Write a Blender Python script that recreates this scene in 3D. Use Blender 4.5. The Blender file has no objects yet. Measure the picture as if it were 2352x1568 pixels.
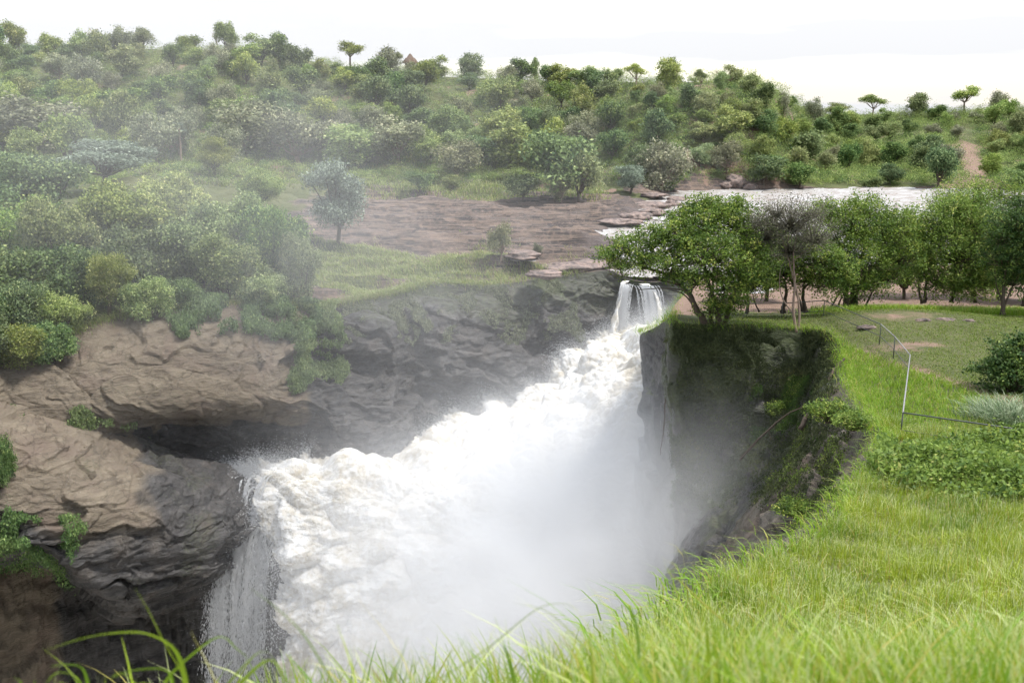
import bpy, math, random
import numpy as np
from mathutils import Vector, Matrix

random.seed(11)
R_ = np.random.default_rng(11)
TH = math.atan(543 / 2285); CT, ST = math.cos(TH), math.sin(TH)
FPX = 2285.0; CAMZ = 20.0
scene = bpy.context.scene
COL = scene.collection


def W(dx, dy, d):
    """point at world distance d (along +Y) seen at photo position dx, dy (2352 wide)"""
    ux = (dx - 1176) / FPX; uy = (784 - dy) / FPX
    t = d / (CT + uy * ST)
    return np.array([ux * t, d, CAMZ + (-ST + uy * CT) * t])


def to_px(p):
    p = np.asarray(p, float)
    dep = p[..., 1] * CT - (p[..., 2] - CAMZ) * ST
    up = p[..., 1] * ST + (p[..., 2] - CAMZ) * CT
    return 1176 + FPX * p[..., 0] / dep, 784 - FPX * up / dep


# ---------------------------------------------------------------- noise
_perm = np.random.default_rng(3).permutation(256)
_perm = np.concatenate([_perm, _perm, _perm])
_g = np.random.default_rng(5).normal(size=(256, 3)); _g /= np.linalg.norm(_g, axis=1)[:, None]


def noise(p):
    p = np.asarray(p, float)
    i = np.floor(p).astype(int); f = p - i
    i &= 255
    u = f * f * f * (f * (f * 6 - 15) + 10)
    out = 0
    for a in (0, 1):
        wx = u[..., 0] if a else 1 - u[..., 0]
        for b in (0, 1):
            wy = u[..., 1] if b else 1 - u[..., 1]
            for c in (0, 1):
                wz = u[..., 2] if c else 1 - u[..., 2]
                h = _perm[_perm[_perm[(i[..., 0] + a) & 255] + ((i[..., 1] + b) & 255)] + ((i[..., 2] + c) & 255)]
                g = _g[h]
                out = out + wx * wy * wz * (g[..., 0] * (f[..., 0] - a) + g[..., 1] * (f[..., 1] - b) + g[..., 2] * (f[..., 2] - c))
    return out * 1.6


def fbm(p, octs=4, lac=2.03, gain=0.5, ridge=False):
    p = np.asarray(p, float); s = 0; a = 1
    for k in range(octs):
        n = noise(p + k * 17.3)
        s = s + a * ((1 - 2 * np.abs(n)) if ridge else n)
        p = p * lac; a *= gain
    return s


def cells(p, seed=0):
    """blocky fracture noise: each random cell gets its own offset and tilt"""
    p = np.asarray(p, float); i = np.floor(p).astype(int); f = p - i
    best = np.full(p.shape[:-1], 9.); sec = np.full(p.shape[:-1], 9.); val = np.zeros(p.shape[:-1])
    for a in (-1, 0, 1):
        for b in (-1, 0, 1):
            for c in (-1, 0, 1):
                h = _perm[_perm[_perm[(i[..., 0] + a + seed) & 255] + ((i[..., 1] + b) & 255)] + ((i[..., 2] + c) & 255)]
                g = _g[h]; g2 = _g[(h * 7 + 13) & 255]
                d = np.stack([a + .5 + .45 * g[..., 0] - f[..., 0], b + .5 + .45 * g[..., 1] - f[..., 1], c + .5 + .45 * g[..., 2] - f[..., 2]], -1)
                r = (d ** 2).sum(-1)
                v = g2[..., 0] + .9 * (d * g2[..., [1, 2, 0]]).sum(-1)
                m = r < best
                sec = np.where(m, best, np.minimum(sec, r)); val = np.where(m, v, val); best = np.where(m, r, best)
    return val, np.sqrt(sec) - np.sqrt(best)


def sst(a, b, x):
    t = np.clip((np.asarray(x, float) - a) / (b - a), 0, 1)
    return t * t * (3 - 2 * t)


# ---------------------------------------------------------------- objects
def tag(o, label=None, cat=None, group=None, kind=None):
    if label: o['label'] = label
    if cat: o['category'] = cat
    if group: o['group'] = group
    if kind: o['kind'] = kind
    return o


def empty(name, loc, rz=0):
    o = bpy.data.objects.new(name, None); COL.objects.link(o)
    o.location = loc; o.rotation_euler = (0, 0, rz); o.empty_display_size = .3
    return o


def mesh_obj(name, v, faces, mat, parent=None, attrs=None, smooth=False, link=True):
    """faces: (n,k) int array or a list of such arrays (k 3 or 4)"""
    v = np.asarray(v, np.float32)
    if not isinstance(faces, list): faces = [faces]
    faces = [np.asarray(f, np.int32) for f in faces if len(f)]
    me = bpy.data.meshes.new(name)
    me.vertices.add(len(v)); me.vertices.foreach_set('co', v.ravel())
    nl = sum(f.size for f in faces); nf = sum(len(f) for f in faces)
    me.loops.add(nl); me.polygons.add(nf)
    me.loops.foreach_set('vertex_index', np.concatenate([f.ravel() for f in faces]))
    st = []; o_ = 0
    for f in faces:
        st.append(o_ + np.arange(len(f)) * f.shape[1]); o_ += f.size
    me.polygons.foreach_set('loop_start', np.concatenate(st).astype(np.int32))
    if smooth: me.polygons.foreach_set('use_smooth', np.ones(nf, bool))
    me.update(calc_edges=True)
    for k, a in (attrs or {}).items():
        at = me.attributes.new(k, 'FLOAT', 'POINT'); at.data.foreach_set('value', np.asarray(a, np.float32).ravel())
    me.materials.append(mat)
    if not smooth: me.shade_flat() if hasattr(me, 'shade_flat') else None
    o = bpy.data.objects.new(name, me)
    if link: COL.objects.link(o)
    if parent: o.parent = parent
    return o


def grid_faces(n, m):
    i = np.arange(n - 1)[:, None] * m + np.arange(m - 1)[None]
    return np.stack([i, i + m, i + m + 1, i + 1], -1).reshape(-1, 4)


def tubes(paths, sides=6):
    """paths: list of (points (n,3), radii (n,)) -> verts, faces"""
    V = []; F = []; o = 0
    for pts, rad in paths:
        pts = np.asarray(pts, float); n = len(pts)
        t = np.gradient(pts, axis=0); t /= np.linalg.norm(t, axis=1)[:, None] + 1e-9
        up = np.array([0.31, 0.2, 0.93]) if abs(t[0][2]) < .8 else np.array([1., .1, 0])
        a = np.cross(t, up); a /= np.linalg.norm(a, axis=1)[:, None] + 1e-9
        b = np.cross(t, a)
        an = np.linspace(0, 2 * np.pi, sides, endpoint=False)
        r = np.asarray(rad, float)
        ring = pts[:, None] + r[:, None, None] * (np.cos(an)[None, :, None] * a[:, None] + np.sin(an)[None, :, None] * b[:, None])
        V.append(ring.reshape(-1, 3))
        i = np.arange(n - 1)[:, None] * sides; j = np.arange(sides)[None]; j2 = (j + 1) % sides
        F.append(o + np.stack([i + j, i + j2, i + sides + j2, i + sides + j], -1).reshape(-1, 4))
        F.append(o + np.stack([j[0, :-2] * 0, j[0, 1:-1], j[0, 2:]], -1)[:, [0, 2, 1]] if sides > 3 else np.array([[o, o + 2, o + 1]]))
        F.append(np.stack([j[0, :-2] * 0, j[0, 1:-1], j[0, 2:]], -1) + o + (n - 1) * sides)
        o += n * sides
    q = np.concatenate([f for f in F if f.shape[1] == 4]); tr = np.concatenate([f for f in F if f.shape[1] == 3])
    return np.concatenate(V), [q, tr]


def boxes(lst):
    """lst of (center, half, rotation matrix or None)"""
    V = []; F = []; o = 0
    c = np.array([[-1, -1, -1], [1, -1, -1], [1, 1, -1], [-1, 1, -1], [-1, -1, 1], [1, -1, 1], [1, 1, 1], [-1, 1, 1]], float)
    f = np.array([[0, 3, 2, 1], [4, 5, 6, 7], [0, 1, 5, 4], [1, 2, 6, 5], [2, 3, 7, 6], [3, 0, 4, 7]])
    for ce, h, m in lst:
        p = c * np.asarray(h)
        if m is not None: p = p @ np.asarray(m).T
        V.append(p + np.asarray(ce)); F.append(f + o); o += 8
    return np.concatenate(V), np.concatenate(F)


def catmull(P, n):
    """P (k,...) control rows -> n samples"""
    P = np.asarray(P, float); k = len(P)
    t = np.linspace(0, k - 1 - 1e-9, n); i = t.astype(int); f = (t - i).reshape((-1,) + (1,) * (P.ndim - 1))
    g = lambda j: P[np.clip(j, 0, k - 1)]
    p0, p1, p2, p3 = g(i - 1), g(i), g(i + 1), g(i + 2)
    return .5 * (2 * p1 + (p2 - p0) * f + (2 * p0 - 5 * p1 + 4 * p2 - p3) * f ** 2 + (3 * p1 - p0 - 3 * p2 + p3) * f ** 3)


def loft(ctrl, nc, nr):
    """ctrl (cols, rows, 3) -> (nc, nr, 3)"""
    a = catmull(ctrl, nc)
    return np.swapaxes(catmull(np.swapaxes(a, 0, 1), nr), 0, 1)


def grid_normals(G):
    du = np.gradient(G, axis=0); dv = np.gradient(G, axis=1)
    n = np.cross(du, dv)
    return n / (np.linalg.norm(n, axis=-1, keepdims=True) + 1e-9)


# ---------------------------------------------------------------- materials
class NT:
    def __init__(s, name):
        s.m = bpy.data.materials.new(name); s.m.use_nodes = True
        s.t = s.m.node_tree; s.t.nodes.clear()
        s.out = s.t.nodes.new('ShaderNodeOutputMaterial')

    def n(s, typ, ins=None, **kw):
        nd = s.t.nodes.new(typ)
        for k, v in kw.items(): setattr(nd, k, v)
        for k, v in (ins or {}).items(): s.i(nd, k, v)
        return nd

    def i(s, nd, k, v):
        so = nd.inputs[k]
        if isinstance(v, bpy.types.NodeSocket): s.t.links.new(v, so)
        elif isinstance(v, (tuple, list)) and len(v) == 3 and so.type == 'RGBA': so.default_value = (*v, 1)
        else: so.default_value = v

    def math(s, op, a, b=0, c=0, clamp=False):
        nd = s.t.nodes.new('ShaderNodeMath'); nd.operation = op; nd.use_clamp = clamp
        s.i(nd, 0, a); s.i(nd, 1, b)
        if op in ('MULTIPLY_ADD',): s.i(nd, 2, c)
        return nd.outputs[0]

    def attr(s, name): return s.n('ShaderNodeAttribute', attribute_name=name).outputs['Fac']

    def mix(s, f, a, b, blend='MIX'):
        nd = s.t.nodes.new('ShaderNodeMix'); nd.data_type = 'RGBA'; nd.blend_type = blend
        s.i(nd, 0, f); s.i(nd, 6, a); s.i(nd, 7, b)
        return nd.outputs[2]

    def noise(s, scale, detail=4, rough=.55, vec=None, dist=0.0):
        nd = s.n('ShaderNodeTexNoise', {'Scale': scale, 'Detail': detail, 'Roughness': rough, 'Distortion': dist})
        if vec is None: vec = s.pos()
        s.i(nd, 'Vector', vec)
        return nd.outputs['Fac']

    def pos(s):
        if not hasattr(s, '_p'): s._p = s.n('ShaderNodeNewGeometry').outputs['Position']
        return s._p

    def map(s, scale=(1, 1, 1), rot=(0, 0, 0), vec=None):
        return s.n('ShaderNodeMapping', {'Vector': vec or s.pos(), 'Scale': scale, 'Rotation': rot}).outputs[0]

    def ramp(s, f, lo, hi):
        return s.n('ShaderNodeMapRange', {'Value': f, 'From Min': lo, 'From Max': hi}).outputs[0]

    def bsdf(s, col, rough=.8, spec=.3, bump=None, bs=.5, bd=.1, trans=0.0, tcol=None):
        p = s.n('ShaderNodeBsdfPrincipled', {'Base Color': col, 'Roughness': rough, 'Specular IOR Level': spec})
        if bump is not None:
            b = s.n('ShaderNodeBump', {'Height': bump, 'Strength': bs, 'Distance': bd})
            s.i(p, 'Normal', b.outputs[0])
        o = p.outputs[0]
        if trans > 0:
            t = s.n('ShaderNodeBsdfTranslucent', {'Color': tcol if tcol is not None else col})
            o = s.n('ShaderNodeMixShader', {0: trans, 1: o, 2: t.outputs[0]}).outputs[0]
        s.t.links.new(o, s.out.inputs['Surface'])
        return s.m


def leaf_mat(name, c1, c2, c3=None, trans=.35, objvar=0.0, rough=.55, spec=.25):
    m = NT(name)
    a = m.attr('tint')
    c = m.mix(m.ramp(a, 0, 1), c1, c2)
    if c3 is not None: c = m.mix(m.ramp(a, .86, .95), c, c3)
    if objvar > 0:
        r = m.n('ShaderNodeObjectInfo').outputs['Random']
        h = m.n('ShaderNodeHueSaturation', {'Hue': m.math('MULTIPLY_ADD', r, objvar * .10, .5 - objvar * .05),
                                            'Saturation': m.math('MULTIPLY_ADD', m.math('FRACT', m.math('MULTIPLY', r, 7.31)), objvar * .8, 1 - objvar * .4),
                                            'Value': m.math('MULTIPLY_ADD', m.math('FRACT', m.math('MULTIPLY', r, 3.77)), objvar, 1 - objvar * .5), 'Color': c})
        c = h.outputs[0]
    return m.bsdf(c, rough, spec, trans=trans)


M = {}
M['bark'] = (lambda m: m.bsdf(m.mix(m.noise(6, 5, vec=m.map((4, 4, 1))), (.05, .04, .03), (.14, .11, .085)), .9, .1, m.noise(14, 4, vec=m.map((3, 3, .6))), .6, .05))(NT('bark_dark'))
M['bark_pale'] = (lambda m: m.bsdf(m.mix(m.noise(3, 5, vec=m.map((4, 4, 1))), (.13, .09, .07), (.34, .26, .21)), .9, .1, m.noise(14, 4), .5, .03))(NT('bark_pale'))
# ================================================================ TERRAIN
PROF = np.array([[-20, 19.2], [-5, 18.7], [0, 18.45], [2.5, 17.9], [4, 17.0], [7, 15.4], [12, 12.9], [16, 11.3], [20, 9.8], [28, 7.5], [36, 5.9], [45, 4.8], [55, 4.3],
                 [68, 4.0], [74, 3.7], [80, 3.1], [90, 2.0], [100, 1.2], [107, .5], [113, -.8], [125, -1.2]])
SKY_X = np.array([-3000, -400, 0, 300, 600, 800, 1000, 1200, 1500, 1690, 1760, 1800, 1850, 1930, 2352, 2800, 6000])
SKY_Y = np.array([150, 132, 118, 112, 118, 156, 176, 184, 190, 186, 196, 226, 266, 276, 258, 252, 260])
RDIST = np.array([400, 400, 400, 390, 385, 370, 360, 345, 315, 300, 300, 315, 400, 420, 420, 430, 430])


def river_edge(d):
    return np.interp(d, [100, 117, 146, 160, 172, 190, 208, 220, 232, 240], [12.5, 13, 15.5, 17.5, 21, 25, 29, 32, 36, 40])


def height(x, d):
    x = np.asarray(x, float); d = np.asarray(d, float)
    P3 = np.stack([x, d, 0 * x], -1)
    n1 = fbm(P3 * .06, 4); n2 = fbm(P3 * .35, 3)
    near = np.interp(d, PROF[:, 0], PROF[:, 1]) + .10 * n2 + .015 * np.clip(x - 10, 0, 60) * sst(70, 20, d)
    near = near + .9 * np.exp(-((x - 31) / 7.) ** 2 - ((d - 76) / 5.) ** 2)
    # north side: shelf, bench
    strat = fbm(np.stack([x * .05, d * .16 + x * .02, 0 * x], -1), 4)
    st = np.floor(strat * 5) / 5 + sst(.0, .28, (strat * 5) % 1) / 5
    left = sst(-22, -60, x)
    shelf = .6 + 2.3 * st + .12 * n2 + left * (3.2 + .9 * n1) + .012 * np.clip(d - 120, 0, 100) * 0
    shelf = shelf + .9 * sst(205, 222, d) * sst(30, 0, x)
    s = sst(-4, 4, x - river_edge(d) + 5 * fbm(P3 * .09 + 4, 3))
    bed = -.75 + 1.1 * np.clip(fbm(P3 * np.array([.16, .3, 1]) + 9, 3), -.4, 1) * sst(34, 16, x - river_edge(d) + 12)
    north = shelf * (1 - s) + bed * s
    dx = 1176 + FPX * x / (d * .973)
    R = np.interp(dx, SKY_X, RDIST); ysk = np.interp(dx, SKY_X, SKY_Y)
    zr = 20 + np.tan(np.arctan((784 - ysk) / FPX) - TH) * R
    db = np.interp(dx, [-500, 700, 1300, 1500, 2000, 2352, 3500], [232, 250, 236, 232, 243, 238, 220]) + 5 * n1
    t = np.clip((d - db) / (R - db), 0, 1)
    z0 = np.where(s > .5, 0.4, 2.6)
    hill = z0 + (zr - z0) * (1 - (1 - t) ** 1.35) + (5.0 * fbm(P3 * .024 + 3, 3, ridge=False) + .8 * fbm(P3 * .1, 3)) * np.sin(np.pi * np.clip(t, 0, 1)) \
        - .04 * np.clip(d - R, 0, 4000)
    # spur right
    w = sst(-3, 5, d - db)
    north = north * (1 - w) + np.maximum(hill, -3) * w
    isnear = (d < 60) | ((d < 117) & (x > 5)) | ((d < 128) & (x > 27))
    bank = sst(26, 32, x) * (1 - sst(119, 126, d)); near = np.where(d > 88, near * (1 - bank) + np.maximum(near, 1.1 + .3 * n2) * bank, near)
    east = np.where(d > 100, np.minimum(near, near * (1 - sst(100, 113, d) * (1 - bank)) + bed * sst(100, 113, d) * (1 - bank)), near)
    return np.where(isnear, east, north)


def hit(dx, dy, d0=3., d1=600.):
    """where the sight line through a photo position meets the ground"""
    dd = np.concatenate([np.arange(d0, 140, .25), np.arange(140, d1, 1.)])
    ux = (dx - 1176) / FPX; uy = (784 - dy) / FPX
    t = dd / (CT + uy * ST); z = CAMZ + (-ST + uy * CT) * t
    below = z < height(ux * t, dd)
    k = int(np.argmax(below)) if below.any() else len(dd) - 1
    return np.array([ux * t[k], dd[k], height(ux * t[k], dd[k])])


def hit_many(X, Y):
    X = np.asarray(X, float); Y = np.asarray(Y, float); out = []
    dd = np.arange(200, 520, 2.)
    for s in range(0, len(X), 400):
        ux = (X[s:s + 400, None] - 1176) / FPX; uy = (784 - Y[s:s + 400, None]) / FPX
        t = dd[None] / (CT + uy * ST); z = CAMZ + (-ST + uy * CT) * t; xx = ux * t
        h = height(xx, np.broadcast_to(dd[None], xx.shape)); k = np.argmax(z < h, 1); k[~(z < h).any(1)] = len(dd) - 1
        i = np.arange(len(k)); out.append(np.stack([xx[i, k], dd[k], h[i, k]], -1))
    return np.concatenate(out)


def build_col(top, rows):
    return [W(*top)] + [W(*r) for r in rows]


# ---- sheet A: wall of the gorge on the far side (right to left); W(x, y, distance)
A = [
    [(1660, 646, 119), (1660, 720, 118.5), (1660, 800, 118), (1660, 900, 118), (1660, 1050, 117), (1660, 1250, 117), (1660, 1700, 116)],
    [(1560, 645, 118), (1560, 720, 118), (1560, 800, 117.5), (1560, 900, 117.5), (1560, 1050, 117), (1560, 1250, 117), (1560, 1700, 116)],
    [(1490, 648, 117), (1490, 700, 118.6), (1490, 780, 118), (1490, 900, 117.5), (1490, 1050, 117), (1490, 1250, 117), (1490, 1700, 116)],
    [(1440, 640, 117), (1440, 700, 118), (1440, 780, 117.5), (1440, 900, 117), (1440, 1050, 116.5), (1440, 1250, 116), (1440, 1700, 116)],
    [(1400, 622, 117.5), (1400, 690, 116.5), (1395, 770, 116), (1395, 880, 115.5), (1395, 1050, 115), (1395, 1250, 115), (1395, 1700, 115)],
    [(1330, 628, 115.5), (1335, 700, 114.2), (1335, 790, 113.6), (1335, 890, 113), (1335, 1050, 112), (1335, 1250, 112), (1335, 1700, 111)],
    [(1240, 640, 113), (1245, 720, 111), (1250, 810, 110.5), (1250, 900, 110), (1250, 1050, 109), (1250, 1250, 109), (1250, 1700, 108)],
    [(1130, 656, 109.5), (1135, 740, 107), (1140, 830, 106.5), (1140, 930, 106), (1140, 1050, 105.5), (1140, 1250, 105), (1140, 1700, 105)],
    [(1010, 650, 108), (1010, 730, 104), (1010, 820, 103), (1010, 920, 103.5), (1010, 1020, 104), (1010, 1250, 104), (1010, 1700, 103)],
    [(950, 662, 105.5), (950, 740, 102), (950, 830, 100.8), (945, 930, 100.5), (950, 1020, 101.5), (960, 1250, 102), (960, 1700, 101)],
    [(905, 675, 103), (900, 750, 99), (890, 840, 97), (910, 930, 96), (925, 1010, 95.8), (925, 1250, 96), (925, 1700, 96)],
    [(820, 690, 100), (810, 770, 96.5), (805, 850, 94.6), (810, 940, 93), (815, 1020, 92), (815, 1250, 92), (815, 1700, 91)],
    [(735, 705, 98), (725, 780, 94.5), (715, 860, 92), (705, 935, 90.4), (705, 985, 91.5), (705, 1200, 92), (705, 1700, 91)],
    [(640, 700, 96.5), (640, 770, 91.8), (640, 850, 89.6), (640, 925, 88.2), (640, 978, 90.5), (640, 1200, 91), (640, 1700, 90)],
    [(540, 698, 95), (540, 770, 90.3), (540, 850, 87.9), (540, 930, 86.6), (540, 985, 90.5), (540, 1200, 91), (540, 1700, 90)],
    [(430, 700, 93.5), (430, 775, 88.8), (430, 850, 86.4), (430, 940, 85.0), (430, 990, 90), (430, 1200, 90), (430, 1700, 90)],
    [(320, 720, 91), (320, 790, 86.8), (320, 870, 84.6), (320, 950, 83.4), (320, 1000, 87.5), (320, 1200, 88), (320, 1700, 88)],
    [(215, 745, 88.5), (215, 810, 84.8), (215, 880, 82.9), (215, 950, 82), (215, 1010, 84), (215, 1200, 86), (215, 1700, 86)],
    [(110, 800, 85), (110, 860, 82.3), (110, 920, 81), (110, 980, 80.5), (110, 1060, 81), (110, 1250, 82), (110, 1700, 82)],
    [(0, 830, 82), (0, 900, 80), (0, 960, 79), (0, 1020, 78.5), (0, 1100, 78), (0, 1250, 78), (0, 1700, 78)],
    [(-160, 850, 76), (-160, 920, 74), (-160, 1000, 73), (-160, 1080, 72), (-160, 1160, 72), (-160, 1300, 72), (-160, 1700, 72)],
    [(-420, 900, 66), (-420, 1000, 64), (-420, 1080, 63), (-420, 1160, 62), (-420, 1250, 62), (-420, 1400, 62), (-420, 1700, 62)],
]
A = np.array([build_col(c[0], c[1:]) for c in A])
# ---- sheet D: near-side wall, from under the camera round to the gorge head
def wd(*a): return np.array(a, float)
Dn = [
    [wd(-45, -4, 18.6), wd(-45, 0, 12), wd(-46, 1, 5), wd(-46, 2, -5), wd(-46, 3, -20), wd(-46, 4, -50)],
    [wd(-12, 1.2, 18.1), wd(-12, 3, 13), wd(-13, 4, 5), wd(-13, 5, -5), wd(-13, 6, -20), wd(-13, 7, -50)],
    [wd(-3.5, 2.8, 17.7), wd(-4, 4.5, 13), wd(-5, 6, 5), wd(-5, 7, -5), wd(-6, 8, -20), wd(-6, 9, -50)],
    [wd(-.6, 3.8, 17.1), wd(-1.5, 6, 13), wd(-3, 8, 5), wd(-3, 9, -5), wd(-4, 10, -20), wd(-4, 11, -50)],
    [wd(.7, 7, 15.4), wd(0, 8, 12), wd(-1, 10, 5), wd(-2, 11, -5), wd(-2, 12, -20), wd(-2, 13, -50)],
    [wd(1.8, 12, 12.9), wd(1.2, 12.6, 10), wd(0, 14, 3), wd(0, 15, -6), wd(0, 15, -20), wd(0, 16, -50)],
    [wd(4.7, 20, 9.8), wd(4.2, 20.5, 7), wd(3, 21, 0), wd(2, 22, -8), wd(1, 23, -20), wd(1, 24, -50)],
    [wd(9.6, 28, 7.5), wd(8.8, 28.2, 5), wd(7, 29, -1), wd(5, 30, -9), wd(4, 30, -22), wd(4, 30, -50)],
    [wd(12.9, 35, 6.1), wd(12.0, 35, 3.2), wd(10, 35, -2), wd(8, 35, -10), wd(7, 35, -22), wd(6, 35, -50)],
]
Dp = [
    [(2030, 1012, 42), (1975, 1075, 41.6), (1905, 1160, 41), (1810, 1270, 40.5), (1700, 1420, 40), (1600, 1900, 40)],
    [(1995, 950, 49), (1945, 1010, 48.8), (1880, 1100, 48.4), (1805, 1210, 48), (1715, 1320, 47), (1600, 1800, 46)],
    [(1950, 885, 57), (1880, 950, 56.6), (1840, 1050, 56.2), (1755, 1160, 55.6), (1650, 1330, 55), (1500, 1700, 54)],
    [(1935, 820, 65), (1890, 880, 65), (1850, 990, 64), (1720, 1140, 62.6), (1600, 1320, 62), (1470, 1600, 61)],
    [(1910, 772, 70.5), (1880, 830, 70.6), (1835, 930, 70), (1690, 1100, 68), (1580, 1290, 67), (1470, 1550, 66)],
    [(1850, 757, 72.6), (1840, 805, 72.2), (1800, 920, 71.6), (1670, 1090, 70), (1580, 1270, 69), (1490, 1500, 68)],
    [(1760, 752, 73.2), (1755, 800, 72.6), (1730, 910, 72), (1650, 1080, 71.2), (1580, 1250, 70.5), (1510, 1480, 69.5)],
    [(1650, 752, 73.6), (1650, 795, 72.6), (1640, 900, 72.2), (1600, 1080, 71.8), (1575, 1250, 71.2), (1545, 1450, 70.5)],
    [(1570, 752, 74.2), (1562, 790, 73.2), (1562, 900, 72.8), (1572, 1080, 72.4), (1572, 1250, 72), (1568, 1450, 71.5)],
    [(1540, 735, 75.6), (1531, 770, 74.4), (1530, 880, 74), (1545, 1050, 73.6), (1560, 1250, 73.2), (1562, 1450, 73)],
    [(1548, 722, 78), (1537, 770, 77.6), (1537, 880, 77), (1550, 1050, 76.6), (1560, 1250, 76), (1562, 1450, 76)],
]
Dt = [
    [wd(12.3, 83.2, 1.5), wd(12.0, 83, -1), wd(12, 83, -8), wd(12, 82, -16), wd(12.4, 81, -28), wd(12.6, 80, -50)],
    [wd(11.6, 86.6, .2), wd(11.25, 86, -1.0), wd(11.4, 86, -8), wd(12, 86, -16), wd(13, 86, -28), wd(13, 86, -50)],
    [wd(14, 90, .3), wd(13.5, 90, -1.5), wd(14.2, 90, -8), wd(14.8, 90, -16), wd(15, 90, -28), wd(15, 90, -50)],
    [wd(16.6, 99, .4), wd(16.4, 99, -1.5), wd(16.5, 99, -8), wd(16.8, 99, -16), wd(17, 99, -28), wd(17, 99, -50)],
    [wd(20.5, 110, .4), wd(20.2, 110, -1.5), wd(20.4, 110, -8), wd(20.5, 110, -16), wd(21, 110, -28), wd(21, 110, -50)],
    [wd(25, 119.5, .3), wd(25, 119.5, -1.5), wd(25, 119.5, -8), wd(25, 119.5, -16), wd(25, 119.5, -28), wd(25, 119.5, -50)],
]
D = np.array(Dn + [build_col(c[0], c[1:]) for c in Dp] + Dt)

rimA = catmull(A[:, 0], 900); rimD = catmull(D[:, 0], 1100)
rim = np.concatenate([rimD, rimA])            # along the near side, round the head, back along the far side
# keep the rim of the near hill on the hill profile
poly = rim[:, :2]


def inside(x, y):
    x = np.asarray(x); y = np.asarray(y)
    c = np.zeros(x.shape, bool)
    px = np.append(poly[::4, 0], [-300, -300]); py = np.append(poly[::4, 1], [66, -4])
    j = len(px) - 1
    for i in range(len(px)):
        cond = (py[i] > y) != (py[j] > y)
        xi = (px[j] - px[i]) * (y - py[i]) / (py[j] - py[i] + 1e-12) + px[i]
        c ^= cond & (x < xi)
        j = i
    return c


def grow(a, b, s0, f):
    r = [a]; s = s0
    while r[-1] < b:
        s *= f; r.append(r[-1] + s)
    return r


xs = np.array(sorted([-v for v in grow(48, 1500, .6, 1.05)] + list(np.arange(-47.4, 52, .5)) + grow(52, 1500, .5, 1.05)))
ys = np.array(list(np.arange(-14, 3, .5)) + list(np.arange(3, 125, .5)) + list(np.arange(125, 236, .75)) + grow(236, 2500, 1.2, 1.02))
GX, GY = np.meshgrid(xs, ys, indexing='ij')
GZ = height(GX, GY)
ins = inside(GX, GY)
# distance to rim
flat = np.stack([GX.ravel(), GY.ravel()], -1)
cand = (flat[:, 0] > -70) & (flat[:, 0] < 45) & (flat[:, 1] < 140)
ci = np.where(cand)[0]
from mathutils import kdtree
kd = kdtree.KDTree(len(rim))
for i_, p_ in enumerate(rim): kd.insert((p_[0], p_[1], 0), i_)
kd.balance()
near_i = np.zeros(len(flat), int); near_d = np.full(len(flat), 99.)
for q in ci:
    _, k_, dd_ = kd.find((flat[q, 0], flat[q, 1], 0)); near_i[q] = k_; near_d[q] = dd_
near_i = near_i.reshape(GX.shape); near_d = near_d.reshape(GX.shape)
wz = 1 - sst(0, 5, near_d)
GZ = GZ * (1 - wz) + rim[near_i, 2] * wz
snap = ins & (near_d < .9)
GX = np.where(snap, rim[near_i, 0], GX); GY = np.where(snap, rim[near_i, 1], GY); GZ = np.where(snap, rim[near_i, 2], GZ)
fc = grid_faces(*GX.shape)
fc = fc[~ins.ravel()[fc].all(1)][:, ::-1]


def rim_height(x, d):
    """ground height including the blend toward the rim"""
    x = np.atleast_1d(np.asarray(x, float)); d = np.atleast_1d(np.asarray(d, float))
    z = height(x, d)
    i = np.clip(np.searchsorted(xs, x) - 1, 0, len(xs) - 2); j = np.clip(np.searchsorted(ys, d) - 1, 0, len(ys) - 2)
    u = np.clip((x - xs[i]) / (xs[i + 1] - xs[i]), 0, 1); v = np.clip((d - ys[j]) / (ys[j + 1] - ys[j]), 0, 1)
    g = (GZ[i, j] * (1 - u) + GZ[i + 1, j] * u) * (1 - v) + (GZ[i, j + 1] * (1 - u) + GZ[i + 1, j + 1] * u) * v
    return np.where((np.abs(x) < 60) & (d < 140), g, z)


# cover masks of the ground (what grows or lies there)
P3 = np.stack([GX, GY, 0 * GX], -1)
nA = fbm(P3 * .12, 4); nB = fbm(P3 * .5 + 7, 3)
dxp, dyp = to_px(np.stack([GX, np.maximum(GY, 5), GZ], -1))
grass = np.ones(GX.shape); soil = np.zeros(GX.shape)
north = (GY > 100) & ~((GY < 117) & (GX > 5)) & ~((GY < 128) & (GX > 27))
shelfm = north & (GY < 222)
patch = sst(.9, .3, np.hypot((GX + 20) / 30., (GY - 118) / 20.) + .5 * nA)       # grass on the shelf
lft = sst(-30, -45, GX + 10 * nA)
gshelf = np.clip(np.maximum(patch, lft), 0, 1) * (1 - sst(12, 15, GX)) + sst(208, 216, GY + 8 * nA) * sst(40, 20, GX)
grass = np.where(shelfm, np.clip(gshelf, 0, 1), grass)
farh = GY > 222
grass = np.where(farh, np.where((GX > 25) & (GY < 243), .15, .9), grass)
soil = np.where(farh, sst(.28, .75, nA + .25 * nB + .2 * np.exp(-((dxp - 1700) / 160) ** 2)), soil)
scar = np.exp(-((dxp - 2215 - (dyp - 350) * .35) / (20 + .34 * np.clip(dyp - 300, 0, 200))) ** 2 * 1.0) * sst(300, 350, dyp) * (GY > 230)
scar2 = np.exp(-((dxp - 1850 - (dyp - 215) * .5) / 22) ** 2) * sst(180, 200, dyp) * sst(300, 260, dyp) * (GY > 230)
scar3 = np.exp(-((dxp - 1640) / 60) ** 2 - ((dyp - 225) / 26) ** 2) * (GY > 230)
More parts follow.
